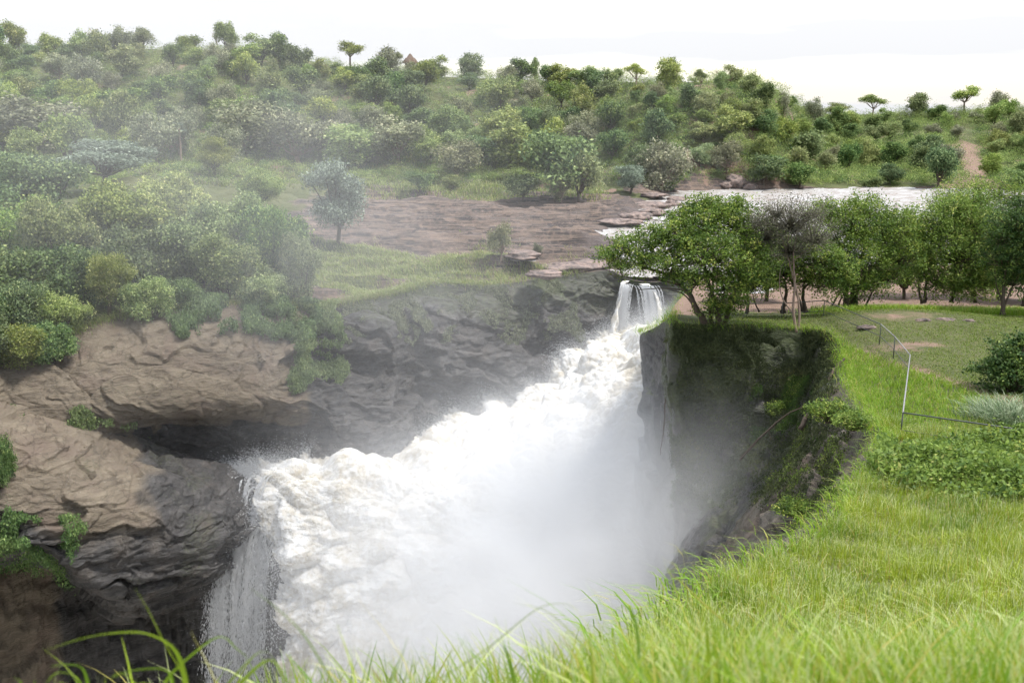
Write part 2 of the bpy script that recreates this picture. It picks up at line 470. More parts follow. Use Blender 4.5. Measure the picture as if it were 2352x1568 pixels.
soil = np.clip(np.maximum.reduce([soil, 2.6 * scar * (.6 + .5 * nB), scar2, .8 * scar3 * (.6 + nB)]), 0, 1)
eastb = ((~north) | ((GX > 27) & (GY < 128))) & (GY > 79) & (GX > 5)
soil = np.where(eastb, sst(80, 86, GY + 5 * nA), soil)
pth = np.exp(-((GX - 24 - .25 * (62 - GY)) / 1.0) ** 2) * sst(70, 64, GY) * sst(40, 46, GY) + np.exp(-((GX - 29.5) / 5) ** 2 - ((GY - 74.5) / 2.) ** 2) * .55 + np.exp(-((GX - 27.2) / 3.0) ** 2 - ((GY - 66) / 1.8) ** 2) * .75
soil = np.where((~north) & (GY < 80), np.clip(pth * (1.1 + nB * .8), 0, 1) * .9, soil)
wet = np.where(shelfm, sst(7, 0, river_edge(GY) - GX + 4 * nA), 0)

gm = NT('ground_cover')
ag, asl, aw = gm.attr('grass'), gm.attr('soil'), gm.attr('wet')
nf = gm.noise(1.6, 6, .65); nl = gm.noise(.11, 4); nfi = gm.noise(9, 4, .7)
strv = gm.noise(.5, 7, .66, gm.map((.22, 1.5, 5), (0, 0, .10)), .5)
rockc = gm.mix(gm.ramp(strv, .40, .60), (.028, .025, .026), (.155, .115, .09))
rockc = gm.mix(gm.ramp(nf, .5, .8), rockc, (.22, .155, .125))
rockc = gm.mix(aw, rockc, gm.mix(nf, (.035, .03, .03), (.14, .11, .10)))
grassc = gm.mix(gm.ramp(nf, .3, .7), (.045, .055, .02), (.105, .118, .042))
grassc = gm.mix(gm.ramp(nl, .42, .62), grassc, (.095, .10, .042))
soilc = gm.mix(nf, (.13, .085, .062), (.27, .185, .14))
gf = gm.ramp(gm.math('ADD', ag, gm.math('MULTIPLY_ADD', nfi, .7, -.35)), .35, .65)
sf = gm.ramp(gm.math('ADD', asl, gm.math('MULTIPLY_ADD', nf, .9, -.45)), .3, .75)
cc = gm.mix(gf, rockc, grassc); cc = gm.mix(sf, cc, soilc)
gm_mat = gm.bsdf(cc, .85, .25, gm.math('ADD', gm.math('MULTIPLY', strv, 1.4), gm.math('MULTIPLY', nfi, .25)), 1.0, .35)
ground = mesh_obj('ground', np.stack([GX, GY, GZ], -1).reshape(-1, 3), fc, gm_mat, attrs={'grass': grass, 'soil': soil, 'wet': wet}, smooth=True)
tag(ground, kind='structure')


# ================================================================ CLIFFS
def rock_disp(G, N, amp, k, tilt=(.45, 0, 1)):
    """layered fractured displacement; layers dip along tilt"""
    t = np.array(tilt) / np.linalg.norm(tilt)
    u_ = np.array([t[2], 0, -t[0]]); h = G @ t; al = G @ u_
    wv = .5 * fbm(G * .15, 3)
    q = np.stack([al * .075, G[..., 1] * .08, h * .22], -1) + wv[..., None] * .8
    v1, e1 = cells(q); v2, e2 = cells(q * 2.6 + 5, 3); v3, e3 = cells(q * 6.5 * np.array([.6, 1, 1.3]) + 9, 5)
    n1 = fbm(np.stack([al * .08, G[..., 1] * .08, h * .3], -1), 4)
    n3 = fbm(G * np.array([1.1, 1.1, 1.8]) + 1, 3)
    return N * (amp * (.95 * v1 + .40 * v2 + .13 * v3 + .55 * n1) - .12 * amp * (1 - sst(0, .06, e1)) + .16 * amp * n3)[..., None]


def cliff(name, ctrl, nc, nr, mat, amp, attrf, flip=1, back=(0, 1.2, -1.0), tilt=(.62, 0, 1), topdamp=2.5):
    c0 = ctrl[:, :1] + np.array(back)[None, None] if not callable(back) else back(ctrl[:, :1])
    G = loft(ctrl, nc, nr)
    N = grid_normals(G) * flip
    dist = np.linalg.norm(G - G[:, :1], axis=-1)
    dmp = sst(0, topdamp, dist)[..., None]
    at = attrf(G)
    G = G + rock_disp(G, N, amp, 1, tilt) * dmp * (1 - .5 * at['tan'])[..., None]
    v = G.reshape(-1, 3)
    o = mesh_obj(name, v, grid_faces(nc, nr) if flip > 0 else grid_faces(nc, nr)[:, ::-1], mat, attrs=at, smooth=True)
    tag(o, kind='structure')
    return o, G, N


rk = NT('gorge_rock')
tan_, moss_ = rk.attr('tan'), rk.attr('moss')
vs = rk.map((.35, .35, 1.3), (0, math.radians(24), 0))
s1 = rk.noise(1.1, 8, .66, vs, .8); s2 = rk.noise(.35, 5, .6); s3 = rk.noise(5.5, 5, .7, rk.map((.6, .6, 1.6), (0, math.radians(24), 0)))
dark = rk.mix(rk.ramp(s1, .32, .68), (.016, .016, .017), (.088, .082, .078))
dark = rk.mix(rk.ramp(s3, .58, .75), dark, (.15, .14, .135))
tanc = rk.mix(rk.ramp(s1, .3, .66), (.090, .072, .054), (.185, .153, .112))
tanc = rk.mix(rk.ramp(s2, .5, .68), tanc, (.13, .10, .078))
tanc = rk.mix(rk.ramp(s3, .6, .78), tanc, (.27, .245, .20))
mossc = rk.mix(s3, (.022, .032, .013), (.085, .10, .038))
c = rk.mix(rk.ramp(rk.math('ADD', tan_, rk.math('MULTIPLY_ADD', s2, .8, -.4)), .3, .7), dark, tanc)
vo = rk.n('ShaderNodeTexVoronoi', {'Vector': rk.n('ShaderNodeVectorMath', {0: rk.map((.30, .30, .8), (0, math.radians(28), 0)), 1: rk.n('ShaderNodeTexNoise', {'Scale': .9, 'Detail': 4.0, 'Vector': rk.pos()}).outputs['Color']}, operation='ADD').outputs[0], 'Scale': 1.3}, feature='DISTANCE_TO_EDGE').outputs['Distance']
crk = rk.n('ShaderNodeMapRange', {'Value': vo, 'From Min': 0.0, 'From Max': .05, 'To Min': .7, 'To Max': 1.0}).outputs[0]
c = rk.mix(1.0, c, crk, 'MULTIPLY')
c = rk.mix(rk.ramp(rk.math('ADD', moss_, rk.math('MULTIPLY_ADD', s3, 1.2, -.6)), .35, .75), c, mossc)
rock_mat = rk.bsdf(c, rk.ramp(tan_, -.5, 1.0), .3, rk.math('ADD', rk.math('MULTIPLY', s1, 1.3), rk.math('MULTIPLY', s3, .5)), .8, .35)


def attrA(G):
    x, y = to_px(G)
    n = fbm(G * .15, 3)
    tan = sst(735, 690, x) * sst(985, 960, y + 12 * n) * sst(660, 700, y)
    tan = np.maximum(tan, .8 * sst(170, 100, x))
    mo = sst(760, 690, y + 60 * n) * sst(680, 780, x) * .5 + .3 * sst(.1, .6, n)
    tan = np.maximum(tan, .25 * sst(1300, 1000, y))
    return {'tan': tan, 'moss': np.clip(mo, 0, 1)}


def attrB(G):
    x, y = to_px(G)
    n = fbm(G * .12, 3)
    tan = sst(390, 270, x + 90 * n) * sst(1260, 1130, y + 70 * n) + .32 * sst(560, 460, x)
    return {'tan': np.clip(tan, 0, 1) * .85, 'moss': np.clip(.15 + .5 * sst(.1, .5, n), 0, 1) * .6}


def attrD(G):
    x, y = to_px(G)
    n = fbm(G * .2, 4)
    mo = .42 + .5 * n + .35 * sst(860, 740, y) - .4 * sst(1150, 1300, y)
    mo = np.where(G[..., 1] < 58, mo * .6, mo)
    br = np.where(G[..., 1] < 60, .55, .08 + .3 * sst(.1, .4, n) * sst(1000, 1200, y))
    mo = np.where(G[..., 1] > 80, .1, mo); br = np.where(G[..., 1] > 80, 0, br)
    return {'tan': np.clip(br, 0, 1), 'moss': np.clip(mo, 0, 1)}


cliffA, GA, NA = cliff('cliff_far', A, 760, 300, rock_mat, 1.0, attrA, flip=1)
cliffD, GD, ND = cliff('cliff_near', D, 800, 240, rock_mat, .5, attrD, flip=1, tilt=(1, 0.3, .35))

Bc = [
    [(-330, 960, 72), (-330, 1000, 69), (-330, 1080, 67), (-330, 1200, 66), (-330, 1330, 66), (-330, 1500, 67), (-330, 1600, 72)],
    [(-150, 935, 77), (-150, 990, 72), (-150, 1080, 70), (-150, 1180, 68), (-150, 1280, 68), (-150, 1370, 69), (-150, 1400, 76)],
    [(0, 925, 80), (0, 985, 75), (0, 1070, 72.5), (0, 1160, 71), (0, 1230, 70.5), (0, 1280, 71.5), (0, 1300, 79)],
    [(110, 930, 82), (105, 985, 77.5), (100, 1075, 74), (100, 1160, 72.4), (105, 1230, 71.8), (115, 1275, 72.6), (130, 1290, 81)],
    [(215, 960, 84), (210, 1015, 79.2), (200, 1090, 76), (195, 1180, 73.8), (195, 1270, 73.2), (205, 1345, 74), (215, 1362, 83)],
    [(325, 1005, 86), (320, 1060, 81.5), (315, 1120, 78), (310, 1200, 75.6), (300, 1300, 75.4), (285, 1390, 76.6), (290, 1406, 86)],
    [(430, 1045, 88), (425, 1090, 84), (420, 1150, 80.6), (410, 1220, 78.4), (395, 1300, 78.0), (380, 1375, 79.2), (385, 1398, 88)],
    [(520, 1065, 90), (515, 1105, 86), (510, 1160, 83.2), (500, 1220, 81.4), (485, 1290, 81.2), (465, 1345, 82.2), (468, 1370, 90)],
    [(590, 1080, 91), (585, 1120, 88), (580, 1165, 86), (570, 1220, 85), (555, 1280, 85), (540, 1320, 86), (545, 1345, 91)],
    [(640, 1110, 92), (640, 1140, 91), (640, 1170, 90), (630, 1220, 89.6), (610, 1270, 90), (600, 1300, 91), (600, 1320, 92)],
]
Bc = np.array([build_col(c_[0], c_[1:]) for c_ in Bc])[::-1]
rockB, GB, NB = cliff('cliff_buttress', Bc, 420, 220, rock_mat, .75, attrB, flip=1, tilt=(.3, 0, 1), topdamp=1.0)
# ================================================================ WATER
wm = NT('foaming_water')
n1 = wm.noise(.22, 7, .68, None, .4); n2 = wm.noise(1.6, 8, .72); n3 = wm.noise(5.0, 6, .75)
br = wm.math('MULTIPLY_ADD', n2, .55, wm.math('MULTIPLY', n1, .6))
wc = wm.mix(wm.ramp(br, .50, .66), (.61, .61, .605), (.40, .36, .285))
wc = wm.mix(wm.ramp(n3, .60, .75), wc, (.42, .395, .34))
water_mat = wm.bsdf(wc, .75, .15, wm.math('ADD', n2, wm.math('MULTIPLY', n3, .5)), .45, .25)
for nd_ in wm.t.nodes:
    if nd_.type == 'BSDF_PRINCIPLED':
        nd_.inputs['Subsurface Weight'].default_value = .9; nd_.inputs['Subsurface Scale'].default_value = .8
        nd_.inputs['Subsurface Radius'].default_value = (1, 1, 1)

Wc = [
    [(1500, 735, 116), (1530, 765, 110), (1560, 820, 103), (1580, 900, 97), (1590, 1050, 90), (1600, 1300, 83), (1600, 1900, 78)],
    [(1440, 742, 115.5), (1470, 775, 109), (1500, 830, 101), (1520, 910, 95), (1530, 1050, 88), (1540, 1300, 81), (1540, 1800, 77)],
    [(1385, 762, 114.5), (1415, 805, 107), (1450, 870, 100), (1475, 960, 93), (1490, 1100, 87), (1500, 1320, 81), (1500, 1800, 77)],
    [(1325, 795, 112.8), (1360, 845, 105), (1390, 920, 98), (1420, 1010, 92), (1440, 1150, 86), (1450, 1350, 81), (1450, 1800, 77)],
    [(1275, 850, 110.8), (1300, 900, 103), (1330, 980, 97), (1350, 1070, 91), (1360, 1200, 86), (1360, 1400, 81), (1360, 1800, 78)],
    [(1200, 905, 108), (1225, 950, 101), (1250, 1020, 95), (1270, 1110, 90), (1280, 1220, 86), (1280, 1420, 82), (1280, 1800, 79)],
    [(1120, 925, 106), (1140, 975, 100), (1170, 1050, 94), (1190, 1130, 89), (1200, 1240, 85.5), (1200, 1430, 82), (1200, 1800, 79)],
    [(1000, 975, 103), (1025, 1010, 98), (1060, 1080, 92.5), (1080, 1160, 88.5), (1090, 1280, 85), (1090, 1460, 82), (1090, 1800, 79)],
    [(900, 1010, 97), (925, 1040, 94), (950, 1100, 90), (970, 1190, 87), (980, 1310, 84.5), (980, 1480, 82), (980, 1800, 79)],
    [(780, 1022, 93.5), (805, 1055, 90.5), (830, 1115, 87.5), (850, 1200, 85.5), (860, 1320, 83.5), (860, 1490, 81.5), (860, 1780, 79)],
    [(670, 1048, 90.5), (695, 1078, 88), (720, 1135, 86), (740, 1220, 84.4), (750, 1340, 83), (750, 1500, 81.5), (745, 1780, 79.5)],
    [(605, 1062, 88.5), (625, 1095, 86.6), (645, 1150, 85.2), (665, 1240, 84), (680, 1350, 83), (690, 1500, 82), (690, 1780, 80)],
    [(572, 1066, 88), (585, 1098, 86.8), (598, 1150, 86), (615, 1240, 85.2), (640, 1350, 84.5), (655, 1500, 83.6), (660, 1780, 82)],
]
Wc = np.array([build_col(c_[0], c_[1:]) for c_ in Wc])
GW = loft(Wc, 1000, 620)
NW = grid_normals(GW)
b1 = np.abs(fbm(GW * .16 + 2, 2)); b2 = np.abs(fbm(GW * np.array([.32, .5, .5]), 3)); b3 = fbm(GW * np.array([1.1, 1.7, 1.7]), 3); b4 = np.abs(fbm(GW * 5, 2))
edge = np.ones(GW.shape[:2])
GW = GW + NW * (2.6 * (b1 - .3) + 0.6 * (b2 - .25) + .16 * b3 + .07 * b4)[..., None]
# ragged tongues thrown off the free edges
rag = fbm(GW * np.array([2.2, 2.2, 2.2]), 3)
eu = sst(.06, 0, np.linspace(0, 1, 1000)[::-1])[:, None] * np.ones((1, 620)) + sst(.05, 0, np.linspace(0, 1, 620))[None] * np.ones((1000, 1))
GW = GW + (rag * eu * .7)[..., None] * np.array([-.6, 0, .8])
torrent = mesh_obj('water', GW.reshape(-1, 3), grid_faces(1000, 620), water_mat, smooth=True)
tag(torrent, kind='structure')

# plunge pool far below
n = 120
px_, py_ = np.meshgrid(np.linspace(-80, 30, n), np.linspace(6, 112, n), indexing='ij')
pz_ = -41 + .9 * fbm(np.stack([px_ * .2, py_ * .2, px_ * 0], -1), 4)
pool = mesh_obj('water_pool', np.stack([px_, py_, pz_], -1).reshape(-1, 3), grid_faces(n, n), water_mat, smooth=True)
tag(pool, kind='structure')

# river above the falls
rx = np.concatenate([np.arange(6, 60, .45), np.array(grow(60, 420, .45, 1.04))]); ry = np.arange(96, 262, .45)
RX, RY = np.meshgrid(rx, ry, indexing='ij')
w3 = np.stack([RX * .22, RY * .45, 0 * RX], -1)
RZ = .05 + .30 * fbm(w3, 5, gain=.6) + .10 * np.abs(fbm(w3 * 3, 2)) + .004 * np.clip(RX - 20, 0, 400) * sst(140, 220, RY)
rf = grid_faces(*RX.shape)
hid = inside(RX, RY) & (np.hypot(RX * 0, 0) == 0)
rf = rf[~hid.ravel()[rf].any(1)][:, ::-1]
rm = NT('rapids_water')
q1 = rm.noise(.5, 7, .7, rm.map((.5, 1.3, 1)), .6); q2 = rm.noise(3, 6, .7)
rc = rm.mix(rm.ramp(rm.math('MULTIPLY_ADD', q2, .35, rm.math('MULTIPLY', q1, .75)), .42, .64), (.44, .44, .44), (.20, .165, .135))
river_mat = rm.bsdf(rc, .45, .4, rm.math('ADD', q1, rm.math('MULTIPLY', q2, .5)), .8, .4)
river = mesh_obj('river', np.stack([RX, RY, RZ], -1).reshape(-1, 3), rf, river_mat, smooth=True)
tag(river, kind='structure')


# small falls over the head wall
def fall_sheet(name, pts, wid, label):
    """pts: list of (x, y, d) centre line; wid: half widths in metres"""
    c = catmull(np.array([W(*p) for p in pts]), 90); w = catmull(np.array(wid)[:, None], 90)[:, 0]
    u = np.linspace(-1, 1, 40)
    G = c[:, None] + np.stack([u[None] * w[:, None], -.5 * (1 - u[None] ** 2) * np.ones((90, 1)), 0 * u[None] * w[:, None]], -1)
    q = np.stack([G[..., 0] * 2.2, G[..., 1], G[..., 2] * .35], -1)
    G = G + np.array([.35, -.5, 0]) * (.4 * fbm(q, 4, gain=.6))[..., None]
    o = mesh_obj(name, G.reshape(-1, 3), grid_faces(90, 40)[:, ::-1], water_mat, smooth=True)
    tag(o, label, 'waterfall', 'thin falls dropping over the head of the gorge')
    return o


fall_sheet('waterfall', [(1425, 628, 121), (1440, 640, 118), (1430, 655, 116.2), (1424, 690, 115.6), (1415, 720, 115), (1408, 760, 114), (1405, 800, 113)], [.8, .5, .22, .2, .3, .4, .5],
           'narrow white waterfall nearest the dark rock wall at the head of the gorge')
fall_sheet('waterfall', [(1468, 634, 122), (1478, 650, 117.4), (1497, 664, 116.2), (1508, 690, 115.6), (1516, 720, 115), (1522, 760, 114), (1525, 800, 113)], [1.4, .8, .3, .25, .3, .4, .5],
           'wider white waterfall just behind the low branches of the leaning tree')
if 0: fall_sheet('waterfall', [(1585, 640, 121), (1585, 655, 117.4), (1580, 675, 116.2), (1575, 700, 115.4), (1570, 730, 114), (1565, 760, 112.5), (1560, 810, 110)], [3, 2.6, 2.2, 2.2, 2.6, 3, 3.2],
           'broad foaming waterfall behind the trunk of the leaning tree')


# thrown spray: drops flying off the edge of the torrent
def spray():
    P = []; L = []
    def add(n, base, vel, tmax, jit, ln):
        t = R_.random(n) ** .8 * tmax
        v = vel + R_.normal(size=(n, 3)) * jit
        p = base + v * t[:, None] + np.array([0, 0, -4.9]) * (t ** 2)[:, None]
        vv = v + np.array([0, 0, -9.8]) * t[:, None]
        P.append(p); L.append(vv / np.linalg.norm(vv, axis=1)[:, None] * (ln * R_.uniform(.4, 1.6, n))[:, None])
    # left edge curtain (drops over the dark boulder)
    n = 9000
    e = GW[-1 - R_.integers(0, 60, n), (R_.random(n) ** 1.2 * 420).astype(int)]
    # strands: quantise start positions so that drops gather in threads
    add(n, e + R_.normal(size=(n, 3)) * .25, np.array([-2.2, -1.0, .8]), 1.6, np.array([1.0, .8, 1.0]), .10)
    n = 52000
    sid = R_.integers(0, 130, n); so = R_.random((130, 4))
    st = np.stack([W(640 - 120 * s[0], 1090 + 190 * s[1], 86.4) for s in so])
    sv = np.stack([[-1.6 + 1.2 * s[2], -1.2, .6 + s[3]] for s in so])
    t = R_.random(n) ** .7 * 1.9
    v = sv[sid] + R_.normal(size=(n, 3)) * .10
    p = st[sid] + v * t[:, None] + np.array([0, 0, -4.9]) * (t ** 2)[:, None]
    vv = v + np.array([0, 0, -9.8]) * t[:, None]
    P.append(p); L.append(vv / np.linalg.norm(vv, axis=1)[:, None] * R_.uniform(.12, .5, n)[:, None])
    # drops of the two thin falls
    for (xa, ya, xb, yb_, d_, sw, n, dr) in ((1440, 655, 1408, 780, 115.9, .30, 9000, -.55), (1484, 658, 1520, 775, 115.9, .45, 12000, .95)):
        nst = 46; s0 = R_.normal(size=nst) * sw; vx = dr * R_.uniform(.75, 1.25, nst); vy = R_.uniform(-1.1, -.3, nst)
        k_ = R_.integers(0, nst, n); t = R_.random(n) ** .8 * 1.25; top = W(xa, ya, d_)
        v = np.stack([vx[k_], vy[k_], 0 * t], -1) + R_.normal(size=(n, 3)) * .12
        p = top + np.stack([s0[k_], 0 * t, 0 * t], -1) + v * t[:, None] + np.array([0, 0, -4.4]) * (t ** 2)[:, None]
        P.append(p); vv = v + np.array([0, 0, -8.8]) * t[:, None] - [0, 0, .5]; L.append(vv / np.linalg.norm(vv, axis=1)[:, None] * R_.uniform(.15, .6, n)[:, None])
    # crest against the dark wall
    n = 50000
    e = GW[R_.integers(20, 990, n), R_.integers(0, 30, n)]
    add(n, e + R_.normal(size=(n, 3)) * .2, np.array([-.6, -.3, 3.0]), .8, np.array([1.0, .6, 1.5]), .09)
    # corner burst
    n = 6000
    e = GW[R_.integers(930, 999, n), R_.integers(0, 60, n)]
    add(n, e, np.array([-4.5, -.3, 2.2]), .75, np.array([1.6, .6, 1.2]), .14)
    # feathering over the face
    n = 40000
    e = GW[R_.integers(500, 990, n), R_.integers(0, 500, n)]
    add(n, e, np.array([-.5, -2.6, 1.5]), .8, np.array([1.2, 1.2, 1.4]), .09)
    p = np.concatenate(P); l = np.concatenate(L)
    n = len(p); w = R_.uniform(.006, .022, n)[:, None]
    s = np.cross(l, [0, 1, 0]); s /= np.linalg.norm(s, axis=1)[:, None] + 1e-6
    v = np.stack([p - l * .5, p + s * w, p + np.array([0, 1, 0]) * w, p - s * w, p + l * .5 + np.array([0, -1, 0]) * w * .5], 1)
    f = np.array([[0, 1, 2], [0, 2, 3], [0, 3, 1], [4, 2, 1], [4, 3, 2], [4, 1, 3]])
    F = (np.arange(n)[:, None, None] * 5 + f[None]).reshape(-1, 3)
    o = mesh_obj('spray', v.reshape(-1, 3), F, spray_mat)
    tag(o, 'white drops flying off the edge of the big torrent', 'spray', kind='stuff')


spray_mat = NT('spray_drops').bsdf((.62, .63, .64), .5, .3, trans=.3)
spray()
# ================================================================ PLANTS
def unit(n):
    v = R_.normal(size=(n, 3)); return v / np.linalg.norm(v, axis=1)[:, None]


def leaves(c, L, wd_, upb=.5, droop=0.0):
    """diamond leaves at centres c; returns verts, faces"""
    n = len(c); L = np.broadcast_to(L, (n,)) * R_.uniform(.6, 1.35, n)
    nrm = unit(n) + np.array([0, 0, upb]); nrm /= np.linalg.norm(nrm, axis=1)[:, None]
    a = np.cross(nrm, unit(n)); a[:, 2] -= droop; a /= np.linalg.norm(a, axis=1)[:, None] + 1e-9
    b = np.cross(nrm, a); b /= np.linalg.norm(b, axis=1)[:, None] + 1e-9
    L = L[:, None]; w_ = L * wd_
    v = np.stack([c - a * L / 2, c + b * w_ / 2 + a * L * .05, c + a * L / 2, c - b * w_ / 2 + a * L * .05], 1)
    return v.reshape(-1, 3), np.arange(n * 4).reshape(n, 4)


def leaf_obj(name, c, L, wd_, mat, parent=None, tint=None, upb=.9, droop=0.0, link=True):
    v, f = leaves(c, L, wd_, upb, droop)
    if tint is None: tint = R_.random(len(c))
    return mesh_obj(name, v, f, mat, parent, {'tint': np.repeat(tint, 4)}, link=link)


def curve(a, b, bow, n=7, wob=.0):
    a = np.asarray(a, float); b = np.asarray(b, float); t = np.linspace(0, 1, n)[:, None]
    m = (a + b) / 2 + np.asarray(bow)
    p = (1 - t) ** 2 * a + 2 * t * (1 - t) * m + t ** 2 * b
    if wob: p[1:-1] += R_.normal(size=(n - 2, 3)) * wob
    return p


def crown_points(lobes, n, clump, per, inner=.35):
    """clumps spread through lobes -> leaf centres, tint per leaf, clump centres, lobe index"""
    lobes = np.asarray(lobes, float)
    vol = (lobes[:, 3] * lobes[:, 4] + lobes[:, 4] * lobes[:, 5]) ** 1.0
    k = max(len(lobes), n // per)
    li = R_.choice(len(lobes), k, p=vol / vol.sum())
    u = unit(k); r = np.where(R_.random(k) < inner, R_.random(k) ** .4 * .8, R_.uniform(.8, 1.08, k))
    outl = R_.random(k) < .22; r = np.where(outl, R_.uniform(1.0, 1.42, k), r)
    low = (u[:, 2] < -.25) & (R_.random(k) < .55); u[low, 2] *= -1
    cc_ = lobes[li, :3] + u * r[:, None] * lobes[li, 3:6]
    ct = np.clip(R_.normal(.45, .28, k), 0, 1)
    m = R_.poisson(per, k) + 1
    idx = np.repeat(np.arange(k), m)
    off = R_.normal(size=(len(idx), 3)) * clump * np.array([1, 1, .7])
    return cc_[idx] + off, np.clip(ct[idx] + R_.normal(0, .14, len(idx)), 0, 1), cc_, li


LEAF = {
    'mid': leaf_mat('leaf_mid_green', (.050, .10, .020), (.22, .31, .05), (.34, .38, .08), .35),
    'deep': leaf_mat('leaf_deep_green', (.025, .060, .016), (.10, .165, .035), (.19, .25, .055), .3),
    'fresh': leaf_mat('leaf_fresh_green', (.075, .14, .028), (.26, .35, .065), (.42, .44, .13), .4),
    'brown': leaf_mat('leaf_dry_olive', (.085, .080, .058), (.18, .175, .115), (.17, .24, .06), .25),
    'far': leaf_mat('leaf_hill_green', (.095, .140, .050), (.40, .46, .17), (.48, .49, .22), .3, .5, .7, .1),  # dark-to-light range puts shaded gaps and lit tops into the leaf colour
    'farpale': leaf_mat('leaf_hill_grey_green', (.11, .12, .075), (.35, .37, .22), (.42, .40, .27), .25, .4, .7, .1),
    'fardark': leaf_mat('leaf_hill_dark', (.045, .085, .035), (.24, .32, .12), (.34, .40, .16), .25, .35, .7, .1),
    'yellow': leaf_mat('leaf_yellow_green', (.12, .16, .04), (.33, .36, .11), (.42, .42, .16), .35, .2),
    'blue': leaf_mat('leaf_grey_blue', (.10, .135, .095), (.28, .34, .25), (.42, .48, .38), .2, .2),
}


def twig_paths(cc_, li, lobes, lobe_root, frac, r0=.03):
    out = []
    for k in range(len(cc_)):
        if R_.random() > frac: continue
        a = lobe_root[li[k]]; out.append((curve(a, cc_[k], (0, 0, -.12 * np.linalg.norm(cc_[k] - a)), 4, .03), np.linspace(r0, r0 * .25, 4)))
    return out


def big_tree(name, label, group, base, d, lobes_px, n, leafL, mat, trunks, bark='bark', per=22, clump=.22, twig=.5, wd_=.45, inner=.35, tr=.22, extra=None, twigmat=None):
    """lobes_px: (x, y, radius px, depth offset); trunks: list of lists of px points (x, y, depth offset) with start radius"""
    base = np.asarray(base, float)
    root = empty(name, base); tag(root, label, 'tree', group)
    lob = []
    for l in lobes_px:
        c_ = W(l[0], l[1], d + l[3]) - base; r_m = 1.12 * l[2] / FPX * (d + l[3])
        lob.append([*c_, r_m * 1.05, r_m * 1.0, r_m * .85])
    lob = np.array(lob)
    paths = []; tips = []
    for pts, r0 in trunks:
        p = np.array([W(q[0], q[1], d + q[2]) - base for q in pts])
        p[0][2] -= .0
        if len(p) < 3: p = np.array([p[0], (p[0] + p[1]) / 2 + [.06, 0, 0], p[1]])
        pp = catmull(p, 5 * len(p)); pp[1:-1] += R_.normal(size=(len(pp) - 2, 3)) * r0 * .12
        rr = r0 * (1 - .72 * np.linspace(0, 1, len(pp)) ** .8); rr[0] *= 1.35
        paths.append((pp, rr)); tips.append((pp, rr))
    allp = np.concatenate([t_[0][len(t_[0]) // 2:] for t_ in tips]); allr = np.concatenate([t_[1][len(t_[0]) // 2:] for t_ in tips])
    lroot = []
    for l in lob:
        k = np.argmin(np.linalg.norm(allp - l[:3] + [0, 0, l[5]], axis=1))
        a = allp[k]; b_ = l[:3] + np.array([0, 0, -.2 * l[5]])
        paths.append((curve(a, b_, (0, 0, -.15 * np.linalg.norm(b_ - a) * .6), 8, .05), np.linspace(min(allr[k] * .8, .14), .035, 8)))
        lroot.append(b_)
    pts, tint, cc_, li = crown_points(lob, n, clump, per, inner)
    tw = twig_paths(cc_, li, lob, lroot, twig)
    if twigmat:
        v, f = tubes(tw, 4); mesh_obj('twigs', v, f, twigmat, root, smooth=True)
    else: paths += tw
    if extra: paths += extra(lob, base)
    v, f = tubes(paths, 6)
    mesh_obj('trunk', v, f, M[bark], root, smooth=True)
    leaf_obj('crown', pts, leafL, wd_, mat, root, tint)
    return root


M['twig'] = (lambda m: m.bsdf(m.mix(m.noise(6, 4), (.085, .08, .06), (.17, .16, .12)), .9, .1))(NT('dry_twigs'))
NG = 'trees on the grassy promontory'
# the leaning tree on the brink
b0 = W(1640, 756, 73.9); b0[2] = 3.6
big_tree('tree', 'wide dense tree leaning out over the gorge from the tip of the promontory', NG, b0, 73.9,
         [(1620, 525, 62, 0), (1700, 520, 55, 1), (1565, 545, 50, -1), (1500, 560, 42, 0), (1445, 578, 40, 0), (1398, 592, 26, .5), (1478, 612, 34, -1), (1545, 600, 48, -1.5), (1425, 618, 20, 0),
          (1620, 590, 62, -2), (1700, 598, 58, -1), (1745, 560, 45, 1), (1600, 648, 34, -1.5), (1665, 655, 48, -1), (1640, 712, 32, -.3), (1735, 650, 44, .5), (1600, 482, 28, 0), (1640, 482, 30, 0),
          (1690, 484, 26, 1), (1535, 630, 20, -.5), (1680, 700, 26, .2), (1545, 505, 20, 0)],
         46000, .21, LEAF['mid'],
         [([(1625, 752, 0), (1600, 710, -.3), (1580, 672, -.5), (1530, 632, -.5), (1460, 605, 0)], .30), ([(1650, 752, 0), (1645, 700, 0), (1625, 640, -.5), (1610, 570, -.6)], .28),
          ([(1662, 752, .4), (1680, 690, .4), (1700, 640, .4), (1725, 580, .6)], .24), ([(1636, 752, .5), (1630, 700, .8), (1640, 640, 1.2), (1650, 540, 1.2)], .2),
          ([(1606, 716, -.3), (1570, 676, -.4), (1545, 668, 0)], .09), ([(1560, 655, -.6), (1500, 640, -.6), (1440, 636, -.4), (1395, 630, -.4)], .085), ([(1590, 668, -.4), (1520, 662, -.6), (1462, 664, -.6), (1435, 645, -.4)], .06)],
         clump=.24, twig=.45)
b1_ = W(1828, 762, 72.6); b1_[2] = 3.75
